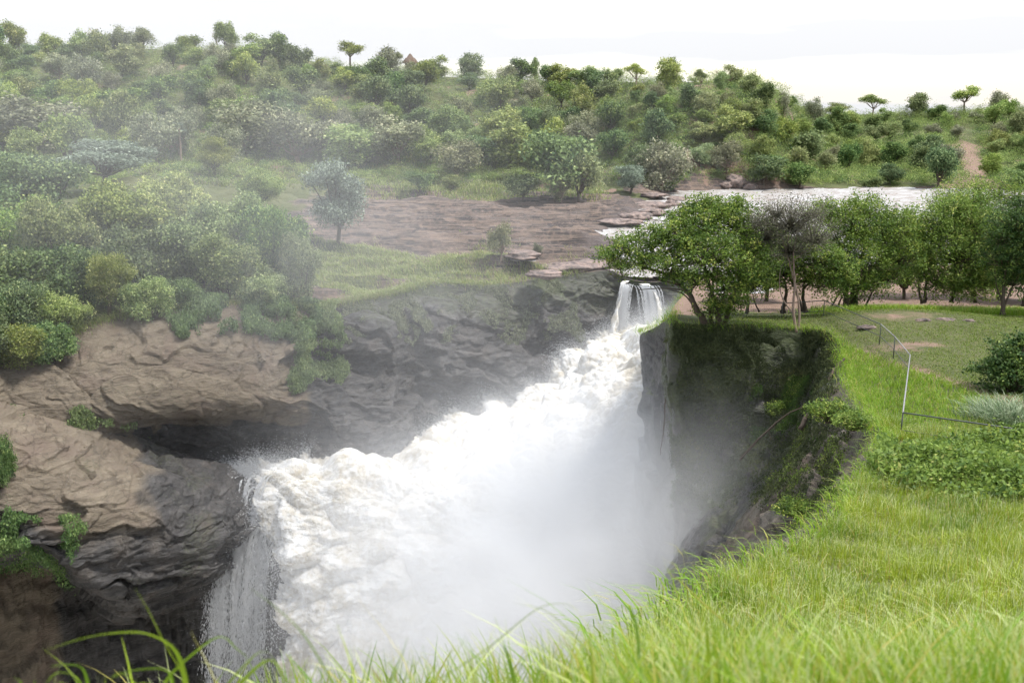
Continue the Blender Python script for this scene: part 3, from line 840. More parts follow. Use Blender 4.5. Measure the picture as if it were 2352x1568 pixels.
big_tree('tree', 'thin twin-stemmed tree with pale bark and a brown twiggy crown', NG, b1_, 72.9,
         [(1815, 510, 66, 0), (1762, 540, 50, 0), (1870, 545, 52, 0), (1815, 570, 56, .4), (1785, 490, 40, 0), (1855, 492, 40, 0), (1740, 510, 30, 0)],
         9000, .12, LEAF['brown'],
         [([(1830, 762, 0), (1822, 712, 0), (1826, 650, 0), (1822, 590, 0), (1830, 540, 0)], .13), ([(1832, 762, .1), (1836, 715, .1), (1828, 660, .1), (1812, 600, .2), (1795, 540, 0)], .11),
          ([(1822, 718, 0), (1800, 690, 0), (1790, 650, 0), (1795, 610, 0)], .07)], bark='bark_pale', per=10, clump=.3, twig=1.0, inner=.7, twigmat=M['twig'])
big_tree('tree', 'bright leafy tree growing just behind the pale twin stems', NG, W(1868, 716, 79.5) * [1, 1, 0] + [0, 0, 3.2], 77.5,
         [(1880, 600, 46, 0), (1925, 612, 36, 0), (1900, 650, 34, 0), (1850, 640, 34, 1), (1945, 640, 22, 0), (1800, 625, 34, 1), (1835, 590, 40, 1), (1765, 640, 30, 1), (1870, 560, 30, 0)],
         18000, .2, LEAF['mid'], [([(1850, 716, 2), (1845, 670, 1.5), (1870, 630, 0)], .2), ([(1842, 712, 2), (1830, 670, 1), (1810, 630, 1)], .16), ([(1798, 716, 2), (1806, 670, 1), (1800, 640, 1)], .2)])
big_tree('tree', 'broad dark tree with a cluster of stout trunks beyond the fence', NG, W(1945, 716, 84) * [1, 1, 0] + [0, 0, 2.7], 84,
         [(1945, 520, 58, 0), (2020, 545, 62, 0), (1900, 505, 40, 0), (1985, 490, 42, 0), (2060, 590, 48, 0), (1960, 600, 66, -1), (2030, 640, 44, 0), (1910, 590, 44, 0), (2060, 525, 44, 0), (1985, 655, 40, 0), (1930, 650, 36, -.5), (1895, 480, 22, 0)],
         44000, .2, LEAF['mid'],
         [([(1938, 718, 0), (1944, 680, 0), (1935, 620, 0), (1930, 560, 0)], .32), ([(1955, 718, .2), (1958, 680, .2), (1965, 620, 0), (1990, 560, 0)], .34), ([(1920, 716, 0), (1930, 690, 0), (1948, 655, 0)], .12),
          ([(1968, 716, 0), (1966, 680, 0), (1985, 640, 0), (2030, 590, 0)], .2), ([(1905, 712, -.3), (1930, 670, 0), (1950, 640, 0)], .1), ([(1985, 710, 0), (2005, 665, 0), (2015, 620, 0)], .11), ([(1945, 718, -.6), (1947, 690, -.6), (1946, 650, -.3)], .12)], per=30, clump=.3)
big_tree('tree', 'pale green bushy tree whose crown reaches down nearly to the grass', NG, W(2125, 694, 86) * [1, 1, 0] + [0, 0, 2.4], 86,
         [(2150, 530, 56, 0), (2225, 520, 56, 0), (2120, 590, 48, 0), (2195, 590, 62, -1), (2262, 590, 52, 0), (2150, 645, 44, -1), (2232, 650, 48, 0), (2190, 480, 34, 0), (2240, 462, 30, 1), (2110, 540, 36, 0), (2270, 530, 40, 0), (2270, 650, 34, 0), (2200, 660, 34, -1)],
         42000, .22, LEAF['fresh'],
         [([(2124, 696, 0), (2126, 665, 0), (2130, 600, 0)], .2), ([(2118, 696, .3), (2110, 660, .2), (2115, 600, 0)], .13), ([(2185, 694, 0), (2195, 640, 0), (2200, 560, 0)], .16), ([(2240, 694, 0), (2238, 650, 0), (2240, 560, 0)], .14)], per=16, clump=.34)
big_tree('tree', 'slender dark tree standing alone on the grass at the right edge', NG, W(2303, 722, 79.5) * [1, 1, 0] + [0, 0, 3.2], 79.5,
         [(2330, 520, 48, 0), (2360, 580, 52, 0), (2310, 600, 42, 0), (2400, 520, 60, 0), (2325, 650, 34, 0), (2420, 620, 60, 0), (2300, 550, 34, 0), (2360, 480, 30, 0)],
         26000, .2, LEAF['deep'],
         [([(2303, 722, 0), (2304, 680, 0), (2310, 620, 0), (2330, 560, 0)], .2), ([(2304, 700, 0), (2290, 660, 0), (2285, 620, 0)], .09), ([(2305, 705, 0), (2330, 650, 0), (2360, 600, 0)], .1), ([(2352, 702, 2), (2356, 660, 2), (2365, 600, 1)], .2)], per=24)
big_tree('tree', 'airy light green treetop rising in front of the river at the far right', NG, W(2235, 690, 98) * [1, 1, 0] + [0, 0, 1.3], 98,
         [(2200, 450, 34, 0), (2250, 435, 30, 0), (2160, 470, 30, 0), (2290, 445, 34, 0), (2220, 490, 44, 0), (2330, 460, 40, 0), (2280, 490, 40, 0)],
         9000, .2, LEAF['fresh'], [([(2235, 690, 0), (2230, 600, 0), (2225, 500, 0), (2240, 450, 0)], .2)], per=9, clump=.4)
big_tree('tree', 'small crooked tree by the far stretch of the fence under the leaning tree', NG, W(1718, 716, 80.5) * [1, 1, 0] + [0, 0, 3.0], 80.5,
         [(1722, 640, 34, 0), (1755, 630, 34, 0), (1700, 660, 28, 0), (1745, 600, 34, 0)], 7000, .19, LEAF['mid'],
         [([(1716, 718, 0), (1718, 690, 0), (1712, 650, 0)], .17), ([(1744, 716, 0), (1732, 690, 0), (1726, 660, 0)], .08)])


# ---- prototypes for the far trees
def proto(kind):
    """returns (trunk mesh object, crown mesh object) templates of unit-ish size: about 6 m wide and 6 m tall"""
    if kind == 'round': nl, sp, zc, rz, n, L, mt = 12, 1.9, 2.7, 1.1, 6500, .27, 'far'
    elif kind == 'pale': nl, sp, zc, rz, n, L, mt = 14, 2.1, 2.2, 1.0, 6500, .23, 'farpale'
    elif kind == 'dark': nl, sp, zc, rz, n, L, mt = 11, 1.8, 2.4, 1.2, 6500, .27, 'fardark'
    elif kind == 'flat': nl, sp, zc, rz, n, L, mt = 9, 2.4, 4.4, .6, 4000, .24, 'far'
    elif kind == 'bushy': nl, sp, zc, rz, n, L, mt = 14, 2.3, 1.8, .9, 6500, .27, 'far'
    elif kind == 'near': nl, sp, zc, rz, n, L, mt = 22, 2.2, 2.6, .95, 26000, .165, 'far'
    elif kind == 'neardark': nl, sp, zc, rz, n, L, mt = 22, 2.2, 2.6, .95, 26000, .165, 'fardark'
    elif kind == 'yellow': nl, sp, zc, rz, n, L, mt = 17, 1.9, 2.9, .95, 18000, .16, 'yellow'
    elif kind == 'blue': nl, sp, zc, rz, n, L, mt = 17, 2.2, 3.0, .85, 14000, .17, 'blue'
    lob = []
    for i in range(nl):
        u = R_.normal(size=3); u /= np.linalg.norm(u); r = R_.random() ** .4 * sp
        s = R_.uniform(.7, 1.15)
        k = .7 if kind in ('near', 'neardark', 'yellow', 'blue') else .8
        lob.append([u[0] * r, u[1] * r, zc + u[2] * r * rz * .8, 1.15 * s * k, 1.15 * s * k, 1.0 * s * k * (rz if rz < 1 else 1)])
    lob = np.array(lob)
    pts, tint, cc_, li = crown_points(lob, n, .2 if L < .2 else .3, 12, .25)
    pts[:, 2] = np.maximum(pts[:, 2], .1)
    fork = np.array([R_.normal() * .15, R_.normal() * .15, max(.7, zc - 2.0)])
    paths = [(curve((0, 0, -.6), fork, (R_.normal() * .1, 0, 0), 5), np.linspace(.2, .15, 5))]
    for l in lob: paths.append((curve(fork, l[:3], (0, 0, -.3), 6, .05), np.linspace(.1, .03, 6)))
    v, f = tubes(paths, 5)
    tr_ = mesh_obj('trunk', v, f, M['bark_pale' if kind in ('pale', 'flat') else 'bark'], smooth=True, link=False)
    cr = leaf_obj('crown', pts, L, .62, LEAF[mt], None, tint, link=False)
    size = (np.ptp(pts[:, 0]) + np.ptp(pts[:, 1])) / 2, pts[:, 2].max()
    return tr_, cr, size


PROTO = {k: [proto(k) for _ in range(m_)] for k, m_ in (('round', 4), ('pale', 3), ('dark', 3), ('flat', 2), ('bushy', 3), ('near', 4), ('neardark', 2), ('yellow', 2), ('blue', 2))}


def put(kind, base, width, tall, label, group, name='tree', cat='tree'):
    tr_, cr, (w0, h0) = random.choice(PROTO[kind])
    r = empty(name, base, random.uniform(0, 6.28)); tag(r, label, cat, group)
    r.scale = (width / w0, width / w0, tall / h0)
    for t_ in (tr_, cr):
        c_ = t_.copy(); COL.objects.link(c_); c_.parent = r
    return r


def put_px(kind, x, ytop, ybase, wpx, label, group, d=None, **k):
    if d is None:
        yb = ybase; b = hit(x, yb)
        while b[1] > 590: yb += 3; b = hit(x, yb)
    else: b = W(x, ybase, d)
    dep = b[1] * CT - (b[2] - 20) * ST
    return put(kind, b, 1.12 * wpx / FPX * dep, max(1.0, (ybase - ytop) / FPX * dep * 1.03), label, group, **k)


RG = 'trees standing on the ridge line'
used = []
for k_, x, yt, yb, wp, lb in [
    ('round', 522, 54, 124, 58, 'tall rounded tree standing highest above the misty part of the ridge'),
    ('round', 330, 66, 122, 56, 'round dark green tree on the left skyline, left of the tallest one'),
    ('bushy', 115, 76, 130, 62, 'low spreading tree on the skyline near the left edge'),
    ('round', 440, 84, 128, 60, 'mid green tree on the skyline just left of the tallest one'),
    ('round', 600, 82, 150, 80, 'broad yellowish tree on the skyline just right of the tallest one'),
    ('dark', 685, 104, 180, 66, 'dark upright tree where the skyline starts to fall'),
    ('flat', 806, 92, 155, 62, 'ragged open tree on the skyline left of the thatched hut'),
    ('flat', 912, 112, 160, 30, 'thin little tree immediately left of the thatched hut'),
    ('round', 1000, 130, 185, 60, 'light green tree immediately right of the thatched hut'),
    ('round', 1085, 122, 190, 66, 'double-crowned tree on the skyline midway between hut and slim tree'),
    ('pale', 1165, 150, 200, 50, 'grey feathery tree on the skyline left of the slim one'),
    ('round', 1228, 132, 188, 24, 'slim light green tree sticking up alone from the central skyline'),
    ('dark', 1262, 152, 205, 60, 'dark green tree right of the slim one'),
    ('round', 1340, 156, 210, 70, 'yellow green tree on the skyline halfway to the umbrella tree'),
    ('flat', 1459, 148, 208, 54, 'dark umbrella-shaped tree on a bare stem above the central slope'),
    ('round', 1532, 132, 215, 70, 'large airy light green tree right of the dark umbrella tree'),
    ('flat', 1608, 160, 212, 34, 'small open tree on the ridge right of the large airy tree'),
    ('round', 1655, 165, 216, 36, 'pale green tree left of the bare trunk on the knoll'),
    ('round', 1722, 170, 226, 52, 'green tree on the right shoulder of the knoll'),
    ('dark', 1752, 188, 250, 54, 'dark tree at the top of the red gully'),
    ('pale', 1800, 215, 272, 40, 'pale tree on the slope down from the knoll'),
    ('flat', 1915, 236, 284, 66, 'wide tree just right of the dip in the skyline'),
    ('flat', 2002, 218, 272, 68, 'forked flat-topped tree on the right ridge'),
    ('round', 2108, 212, 268, 62, 'round-headed dark tree on the right ridge'),
    ('flat', 2215, 198, 262, 56, 'umbrella tree with the flattest top on the right ridge'),
    ('pale', 2295, 208, 262, 50, 'pale tree on the right ridge near the edge'),
    ('dark', 2150, 240, 275, 50, 'low dark tree between the round and the umbrella tree on the right ridge'),
]:
    used.append((x, yb)); put_px(k_, x, yt, yb, wp, lb, RG)

SG = 'trees of the far bank and lower slope'
for k_, x, yt, yb, wp, lb in [
    ('pale', 95, 222, 345, 240, 'huge grey-green domed tree low on the slope at the left'),
    ('dark', 300, 205, 285, 150, 'dark leafy tree above the grey domed trees at the left'),
    ('blue', 235, 325, 430, 240, 'bluish layered tree near the left edge below the domed trees'),
    ('pale', 360, 262, 380, 130, 'grey dome-shaped shrub left of the palm'),
    ('yellow', 498, 322, 410, 92, 'small yellow-green tree on a forked stem right of the palm'),
    ('pale', 560, 225, 345, 190, 'wide grey-green dome right of the palm'),
    ('pale', 690, 240, 380, 190, 'broad grey dome standing behind the pale meadow'),
    ('round', 800, 282, 390, 150, 'spreading soft green tree with a visible dark stem'),
    ('pale', 915, 268, 375, 140, 'whitish-topped tree right of the spreading soft green one'),
    ('blue', 775, 372, 560, 135, 'pale silvery tree leaning at the edge of the rock shelf'),
    ('pale', 1050, 320, 410, 120, 'grey-green tree above the rock shelf behind the grass bank'),
    ('round', 1170, 285, 395, 140, 'bright yellowish green tree on the lower slope'),
    ('dark', 1275, 300, 462, 170, 'large dark green tree mass at the edge of the rock shelf'),
    ('round', 1330, 350, 468, 110, 'drooping olive tree touching the large dark one'),
    ('pale', 1520, 325, 440, 130, 'round umbrella-like grey tree beside the start of the rapids'),
    ('dark', 1530, 378, 442, 90, 'dark green shrub nestled under the round grey tree'),
    ('blue', 1445, 385, 450, 80, 'low bluish tree left of the round grey one'),
    ('dark', 1200, 400, 458, 100, 'low olive bush left of the large dark tree'),
    ('round', 1040, 400, 440, 50, 'small bush on the grassy bank'),
    ('dark', 1755, 365, 432, 100, 'dark waterside bush below the red slope'),
    ('dark', 1835, 375, 434, 66, 'second dark waterside bush to its right'),
    ('dark', 2000, 405, 436, 52, 'low round bush at the far waterline'),
    ('dark', 2155, 335, 435, 80, 'tall dark bush left of the red earth scar'),
    ('dark', 2335, 390, 445, 90, 'dark bush right of the red earth scar'),
    ('round', 1680, 250, 330, 80, 'bright clumpy tree halfway up the bare slope'),
    ('round', 1855, 300, 380, 90, 'green tree beside the gully on the right slope'),
    ('pale', 1290, 395, 466, 60, 'thin greyish shrub in front of the large dark tree'),
    ('pale', 1150, 505, 600, 60, 'loose thin bush on the rock shelf at the right end of the grass'),
    ('pale', 1235, 556, 592, 24, 'tiny upright bush beside the white pool on the rock shelf'),
    ('dark', 962, 400, 448, 70, 'grey-green bush in the long grass bank behind the shelf'),
]:
    used.append((x, yb)); put_px(k_, x, yt, yb, wp, lb, SG)

LG = 'trees crowding the left rim of the gorge'
for k_, x, yt, yb, wp, d_, lb in [
    ('near', 60, 455, 640, 190, 104, 'rounded green tree top at the left edge above the gorge rim'),
    ('near', 145, 450, 660, 170, 101, 'second rounded tree top from the left edge above the rim'),
    ('neardark', 30, 560, 780, 230, 92, 'deep green tree filling the rim at the left edge'),
    ('near', 300, 415, 600, 200, 106, 'tall green tree behind the left rim trees'),
    ('neardark', 190, 560, 760, 190, 92, 'dark tree behind the yellow-green one on the rim'),
    ('neardark', 320, 520, 720, 200, 97, 'dense shaded tree in the middle of the left rim'),
    ('near', 450, 470, 680, 210, 101, 'lit tree crown in the middle of the left rim trees'),
    ('near', 400, 390, 560, 160, 112, 'soft green tree at the back of the left rim trees'),
    ('near', 560, 440, 640, 170, 106, 'tree crown just left of the silvery tree'),
    ('near', 520, 530, 700, 170, 97.5, 'pale lit tree hanging forward over the brown cliff'),
    ('neardark', 640, 470, 690, 170, 101, 'dark tree immediately left of the grassy shelf'),
    ('near', 690, 530, 710, 110, 99, 'low tree over the hanging vines'),
    ('yellow', 252, 580, 715, 120, 90, 'yellow-green tree growing out over the brown cliff'),
    ('near', 352, 630, 760, 125, 90.5, 'light green tree hanging lowest over the brown cliff'),
    ('yellow', 45, 745, 860, 140, 82, 'bright yellow-green bush on the cliff at the left edge'),
    ('neardark', 130, 735, 850, 110, 84, 'dark green bush right beside the bright yellow-green one'),
    ('neardark', -60, 720, 860, 160, 80, 'dark tree cut by the left edge'),
    ('neardark', 90, 350, 520, 240, 118, 'dark bluish tree above the left rim trees'),
    ('neardark', -70, 420, 600, 240, 110, 'dark tree leaning in from the left edge'),
    ('near', 600, 385, 480, 110, 135, 'small tree on the meadow behind the rim trees'),
    ('neardark', 60, 640, 800, 150, 86.5, 'shaded tree between the deep green one and the bright yellow-green bush'),
    ('near', 150, 665, 790, 120, 87, 'small tree squeezed in left of the yellow-green overhanging tree'),
    ('neardark', -10, 660, 830, 150, 84, 'dark tree at the left edge above the bright yellow-green bush'),
    ('neardark', 430, 640, 735, 130, 94, 'shaded thicket on the brink of the brown cliff'),
    ('near', 600, 610, 730, 140, 96, 'leafy thicket on the brink left of the hanging vines'),
    ('neardark', 0, 1000, 1150, 90, 72, 'dark bush clinging to the buttress at the left edge'),
]:
    used.append((x, yb)); put_px(k_, x, yt, yb, wp, lb, LG, d=d_)

for k_, x, yt, yb, wp, d_, lb in [
    ('near', 1755, 505, 690, 150, 94, 'leafy tree filling the gap behind the leaning tree'),
    ('neardark', 2075, 505, 690, 130, 96, 'dark tree in the gap between the stout-trunked and the pale green tree'),
    ('neardark', 2290, 470, 694, 200, 95, 'dark tree closing the row near the right edge'),
    ('neardark', 2390, 450, 700, 200, 92, 'dark tree cut by the right edge behind the slender one'),
]:
    put_px(k_, x, yt, yb, wp, lb, NG, d=d_)

# hillside woods, each tree an object
HG = {'round': 'rounded green trees scattered over the far hillside', 'pale': 'grey-green bushy trees scattered over the far hillside', 'dark': 'dark green trees scattered over the far hillside',
      'bushy': 'low spreading green trees scattered over the far hillside'}
HL = {'round': 'rounded mid green tree among the woods of the far hillside', 'pale': 'pale grey-green feathery tree among the woods of the far hillside',
      'dark': 'dark green tree among the woods of the far hillside', 'bushy': 'low spreading green tree among the woods of the far hillside'}
cnt = 0; tries = 0
while cnt < 236 and tries < 9000:
    tries += 1
    x = R_.uniform(-60, 2400); ysk = np.interp(x, SKY_X, SKY_Y)
    y = ysk + 6 + R_.random() * (np.interp(x, [0, 700, 1300, 1600, 2400], [400, 385, 400, 425, 430]) - ysk - 6)
    dens = 1.0 if x < 1400 else .85
    if R_.random() > dens: continue
    mind = 26 + 34 * (y - ysk) / 260
    if abs(x - 2240) < 34 and y > 330: continue
    if any(math.hypot(x - u[0], (y - u[1]) * 1.9) < mind for u in used): continue
    b = hit(x, y)
    if b[1] > 500 or b[1] < 225: continue
    if x > 1560 and y > 405 and R_.random() < .5: continue
    used.append((x, y)); cnt += 1
    k_ = R_.choice(['round', 'pale', 'dark', 'bushy'], p=[.36, .2 if x < 1300 else .08, .2 if x < 1300 else .32, .24])
    dep = b[1]; wpx = R_.uniform(38, 78) * (1 + .6 * (y - ysk) / 260) * (.8 if x > 1400 else 1.0); hp = wpx * R_.uniform(.65, 1.1)
    put(k_, b, wpx / FPX * dep, hp / FPX * dep, HL[k_], HG[k_])

# ---- low scrub between the trees, uncountable
def scrub(name, n, area, rpx, mat, label, accept=None, seedl=.25, per=120):
    C = []; T = []
    X = R_.uniform(*area[0], n * 2); ysk = np.interp(X, SKY_X, SKY_Y); Y = ysk - 1 + R_.random(n * 2) ** .9 * (area[1] - ysk)
    ac = np.array([accept(a, b) for a, b in zip(X, Y)]) if accept else np.ones(len(X), bool)
    ac &= ~((np.abs(X - 2225 - (Y - 350) * .35) < 26) & (Y > 300))
    X = X[ac][:n]; Y = Y[ac][:n]; B = hit_many(X, Y)
    for b in B:
        if b[1] > 515: continue
        r = R_.uniform(*rpx) / FPX * b[1]
        m = int(per * R_.uniform(.6, 1.3))
        u = unit(m); u[:, 2] = np.abs(u[:, 2]) * .9; lob_ = R_.integers(0, 4, m)
        lc = R_.normal(size=(4, 3)) * r * .45; lc[:, 2] = np.abs(lc[:, 2]) * .6
        C.append(b + lc[lob_] + u * r * R_.uniform(.55, .85, m)[:, None]); T.append(np.clip(R_.normal(R_.uniform(.0, .8) + .18 * (u[:, 2] - .4), .15, m), 0, 1))  # tint rises toward the clump top, painting the lit side into the colour
    o = leaf_obj(name, np.concatenate(C), seedl, .65, mat, tint=np.concatenate(T)); tag(o, label, 'scrub', kind='stuff')


scrub('undergrowth', 4600, ((-80, 2420), 428), (9, 23), LEAF['far'], 'green scrub covering the far hillside between the trees', lambda x, y: x < 1400 or R_.random() < .8 - .4 * (x > 1560 and x < 1720))
scrub('undergrowth', 1500, ((-80, 2420), 428), (8, 20), LEAF['fardark'], 'dark scrub in the hollows of the far hillside', lambda x, y: x < 1400 or R_.random() < .7)
def skyline_scrub():
    X = np.concatenate([R_.uniform(-60, 2420, 420), R_.uniform(1780, 2420, 260)]); Y = np.interp(X, SKY_X, SKY_Y) + R_.uniform(0, 8, 680)
    C = []; T = []
    for b in hit_many(X, Y):
        if b[1] > 515: continue
        r = R_.uniform(.9, 2.4); m = int(200 * r / 1.6)
        u = unit(m); u[:, 2] = np.abs(u[:, 2]); lc = R_.normal(size=(5, 3)) * r * [.5, .5, .7]; lc[:, 2] = np.abs(lc[:, 2])
        C.append(b + lc[R_.integers(0, 5, m)] + u * r * R_.uniform(.4, .7, m)[:, None]); T.append(np.clip(R_.normal(R_.uniform(.1, .7), .15, m), 0, 1))
    tag(leaf_obj('undergrowth', np.concatenate(C), .25, .65, LEAF['far'], tint=np.concatenate(T)), 'ragged scrub along the crest of the far hill', 'scrub', kind='stuff')


skyline_scrub()
scrub('undergrowth', 1300, ((1400, 2420), 425), (12, 25), LEAF['far'], 'thick green scrub on the steep slope right of the rapids', lambda x, y: not (1560 < x < 1720 and y > 300))
scrub('undergrowth', 900, ((-80, 1500), 440), (10, 24), LEAF['farpale'], 'grey-green scrub along the foot of the far hillside')


# ================================================================ GRASS
def blades(P, h, w_, lean, az, seg=3, curl=1.0):
    """P (n,3), h, w_, lean (n,) -> verts, faces, t along blade"""
    n = len(P); t = np.linspace(0, 1, seg + 1)
    dirv = np.stack([np.cos(az), np.sin(az), 0 * az], -1)
    side = np.stack([-np.sin(az), np.cos(az), 0 * az], -1); sa = R_.uniform(-1.2, 1.2, n)
    side = side * np.cos(sa)[:, None] + dirv * np.sin(sa)[:, None]
    T = t[None, :, None]
    pos = P[:, None] + dirv[:, None] * (h * lean)[:, None, None] * T ** (1 + curl) + np.array([0, 0, 1.])[None, None] * (h[:, None, None] * (T - .42 * np.clip(lean, 0, 1.6)[:, None, None] * T ** 3))
    wd_ = w_[:, None, None] * np.clip((1 - T) ** .7, .06, 1) * (.55 + 1.6 * T * (1 - T) + .35)
    a = pos - side[:, None] * wd_ / 2; b = pos + side[:, None] * wd_ / 2
    v = np.stack([a, b], 2).reshape(n, (seg + 1) * 2, 3)
    q = np.array([[2 * k, 2 * k + 1, 2 * k + 3, 2 * k + 2] for k in range(seg)])
    F = (np.arange(n)[:, None, None] * (seg + 1) * 2 + q[None]).reshape(-1, 4)
    tt = np.repeat(np.broadcast_to(t, (n, seg + 1)), 2, axis=1)
    return v.reshape(-1, 3), F, tt.ravel()


def grass_mat(name, c1, c2, dry, tip, trans=.4):
    m = NT(name); a = m.attr('tint'); tp = m.attr('tip')
    c = m.mix(a, c1, c2); c = m.mix(m.ramp(a, .82, .92), c, dry)
    c = m.mix(m.math('MULTIPLY', m.ramp(tp, .45, 1), m.attr('seed')), c, tip)
    return m.bsdf(c, .5, .3, trans=trans)


def grass_obj(name, P, h, w_, lean, az, mat, label, seg=3, seedp=.4, parent=None, tint=None):
    v, F, tt = blades(P, h, w_, lean, az, seg)
    k = (seg + 1) * 2
    n = len(P)
    tint = R_.random(n) if tint is None else tint
    o = mesh_obj(name, v, F, mat, parent, {'tint': np.repeat(tint, k), 'tip': tt, 'seed': np.repeat((R_.random(n) < seedp).astype(float), k)})
    if label: tag(o, label, 'grass', kind='stuff')
    return o


GR = {
    'slope': grass_mat('grass_slope', (.12, .21, .014), (.37, .44, .035), (.42, .33, .075), (.70, .70, .44)),
    'bright': grass_mat('grass_bright', (.13, .26, .02), (.27, .40, .03), (.38, .36, .09), (.42, .46, .15)),
    'lawn': grass_mat('grass_lawn', (.085, .145, .018), (.22, .30, .045), (.27, .24, .10), (.36, .38, .16)),
    'fore': grass_mat('grass_foreground', (.13, .27, .018), (.37, .44, .035), (.44, .38, .10), (.62, .66, .34), .45),
    'shelf': grass_mat('grass_shelf', (.15, .20, .055), (.32, .37, .11), (.38, .33, .17), (.52, .52, .30)),
}


def scatter(n, xr_, dr, accept, clump=0, cr=.2, pw=1.0):
    out = []
    while sum(len(o) for o in out) < n:
        m = n
        d = dr[0] + (dr[1] - dr[0]) * R_.random(m) ** pw; x = R_.uniform(xr_[0], xr_[1], m)
        ok = accept(x, d)
        out.append(np.stack([x[ok], d[ok]], -1))
    p = np.concatenate(out)[:n]
    if clump:
        p = np.repeat(p, clump, 0) + R_.normal(size=(n * clump, 2)) * cr
    return p


def on_ground(p):
    ok = ~inside(p[:, 0], p[:, 1]); p = p[ok]
    return np.stack([p[:, 0], p[:, 1], rim_height(p[:, 0], p[:, 1]) - .02], -1)


vis = lambda x, d: (x < .53 * d + 2.5) & (x > -.55 * d - 2)
fn = lambda p, s, o=0: fbm(np.stack([p[:, 0], p[:, 1], 0 * p[:, 0] + o], -1) * s, 3)
# long grass of the near slope
p = on_ground(scatter(27000, (-2, 28), (6.5, 46), vis, 6, .16, 1.3))
hh = R_.uniform(.25, .72, len(p)) * np.clip(1 + .8 * fn(p, .45), .4, 1.6); lc = np.clip(.42 + .55 * fn(p, .4, 3) + R_.normal(0, .2, len(p)), 0, .8); lc[R_.random(len(p)) < .07] = .95
grass_obj('grass', p, hh, R_.uniform(.008, .020, len(p)), R_.choice([.15, .4, 1.2], len(p), p=[.45, .3, .25]) * R_.uniform(.6, 1.3, len(p)), R_.uniform(0, 6.28, len(p)) + .8 * fn(p, .2, 9), GR['slope'], 'long seeding grass covering the near slope', 4, .38, tint=lc)
# bright strip between the brink and the fence
p = on_ground(scatter(9000, (10, 27), (42, 71), lambda x, d: vis(x, d) & (x < 26.5 - .12 * (d - 44)), 5, .16))
grass_obj('grass', p, R_.uniform(.18, .48, len(p)), R_.uniform(.02, .045, len(p)), R_.uniform(.1, .8, len(p)), R_.uniform(0, 6.28, len(p)), GR['bright'], 'bright green grass between the brink and the fence', 3, .25)
# lawn
p = on_ground(scatter(24000, (10, 50), (42, 84), lambda x, d: vis(x, d) & (x > 20 - 3 * (d > 70)), 4, .2))
sp_ = np.exp(-((p[:, 0] - 29.5) / 4.5) ** 2 - ((p[:, 1] - 74.5) / 2.) ** 2) + np.exp(-((p[:, 0] - 27.2) / 2.6) ** 2 - ((p[:, 1] - 66) / 1.5) ** 2)
p = p[R_.random(len(p)) > sp_ * 1.2 + .25 * (fn(p, .6) > .3) + .8 * (p[:, 1] > 79.5)]
grass_obj('grass', p, R_.uniform(.05, .20, len(p)), R_.uniform(.025, .05, len(p)), R_.uniform(.2, 1.2, len(p)), R_.uniform(0, 6.28, len(p)), GR['lawn'], 'short patchy grass of the promontory lawn', 2, .3)
# taller clumps by the trees and on the mound
p = on_ground(scatter(1800, (20, 44), (79.5, 84.5), lambda x, d: vis(x, d) & (x > 26 + R_.normal(size=len(x))), 6, .25))
grass_obj('grass', p, R_.uniform(.3, .9, len(p)), R_.uniform(.03, .06, len(p)), R_.uniform(.2, 1, len(p)), R_.uniform(0, 6.28, len(p)), GR['bright'], 'tall green grass along the feet of the trees', 3, .3)
# fringe hanging over the brink
q = rimD[(rimD[:, 1] > 11)]
q = q[R_.integers(0, len(q), 9000)]; p = q + R_.normal(size=q.shape) * [.3, .4, .12]
p = p[(p[:, 1] < 66) | (R_.random(len(p)) < .35)]
grass_obj('grass', p, R_.uniform(.3, .8, len(p)), R_.uniform(.015, .04, len(p)), R_.uniform(.4, 1.5, len(p)), R_.normal(3.6, .8, len(p)), GR['bright'], 'grass fringe hanging over the brink of the gorge', 3, .3)
# shelf grass
p = scatter(14000, (-60, 14), (98, 150), lambda x, d: (np.hypot((x + 20) / 30., (d - 118) / 17.) + .45 * fn(np.stack([x, d], -1), .12) < .86 + .1 * R_.normal(size=len(x))) & (x > -.5 * d), 4, .3)
p = on_ground(p)
grass_obj('grass', p, R_.uniform(.25, .8, len(p)) * (1 + .5 * fn(p, .2)), R_.uniform(.04, .09, len(p)), R_.uniform(.1, .9, len(p)), R_.normal(3.4, 1, len(p)), GR['shelf'], 'pale grass growing on the rock shelf', 3, .3)
q = rimA[(rimA[:, 0] < 8)]; q = q[R_.integers(0, len(q), 9000)]; p = q + R_.normal(size=q.shape) * [.5, .6, .2] + [0, .2, 0]
keep = (p[:, 0] < -3) | (R_.random(len(p)) < .3); p = p[keep]
grass_obj('grass', p, R_.uniform(.3, 1.0, len(p)), R_.uniform(.03, .07, len(p)), R_.uniform(.5, 1.5, len(p)), R_.normal(4.4, .7, len(p)), GR['shelf'], 'grass hanging over the far rim of the gorge', 3, .2)
# meadow on the far bank
p = scatter(9000, (-110, 20), (205, 262), lambda x, d: (x > -.52 * d) & (fn(np.stack([x, d], -1), .05) > -.45), 4, .6)
p = np.stack([p[:, 0], p[:, 1], height(p[:, 0], p[:, 1])], -1)
grass_obj('grass', p, R_.uniform(.5, 1.5, len(p)), R_.uniform(.10, .22, len(p)), R_.uniform(.1, .8, len(p)), R_.uniform(0, 6.28, len(p)), GR['shelf'], 'pale meadow grass at the foot of the far hill', 2, .3)

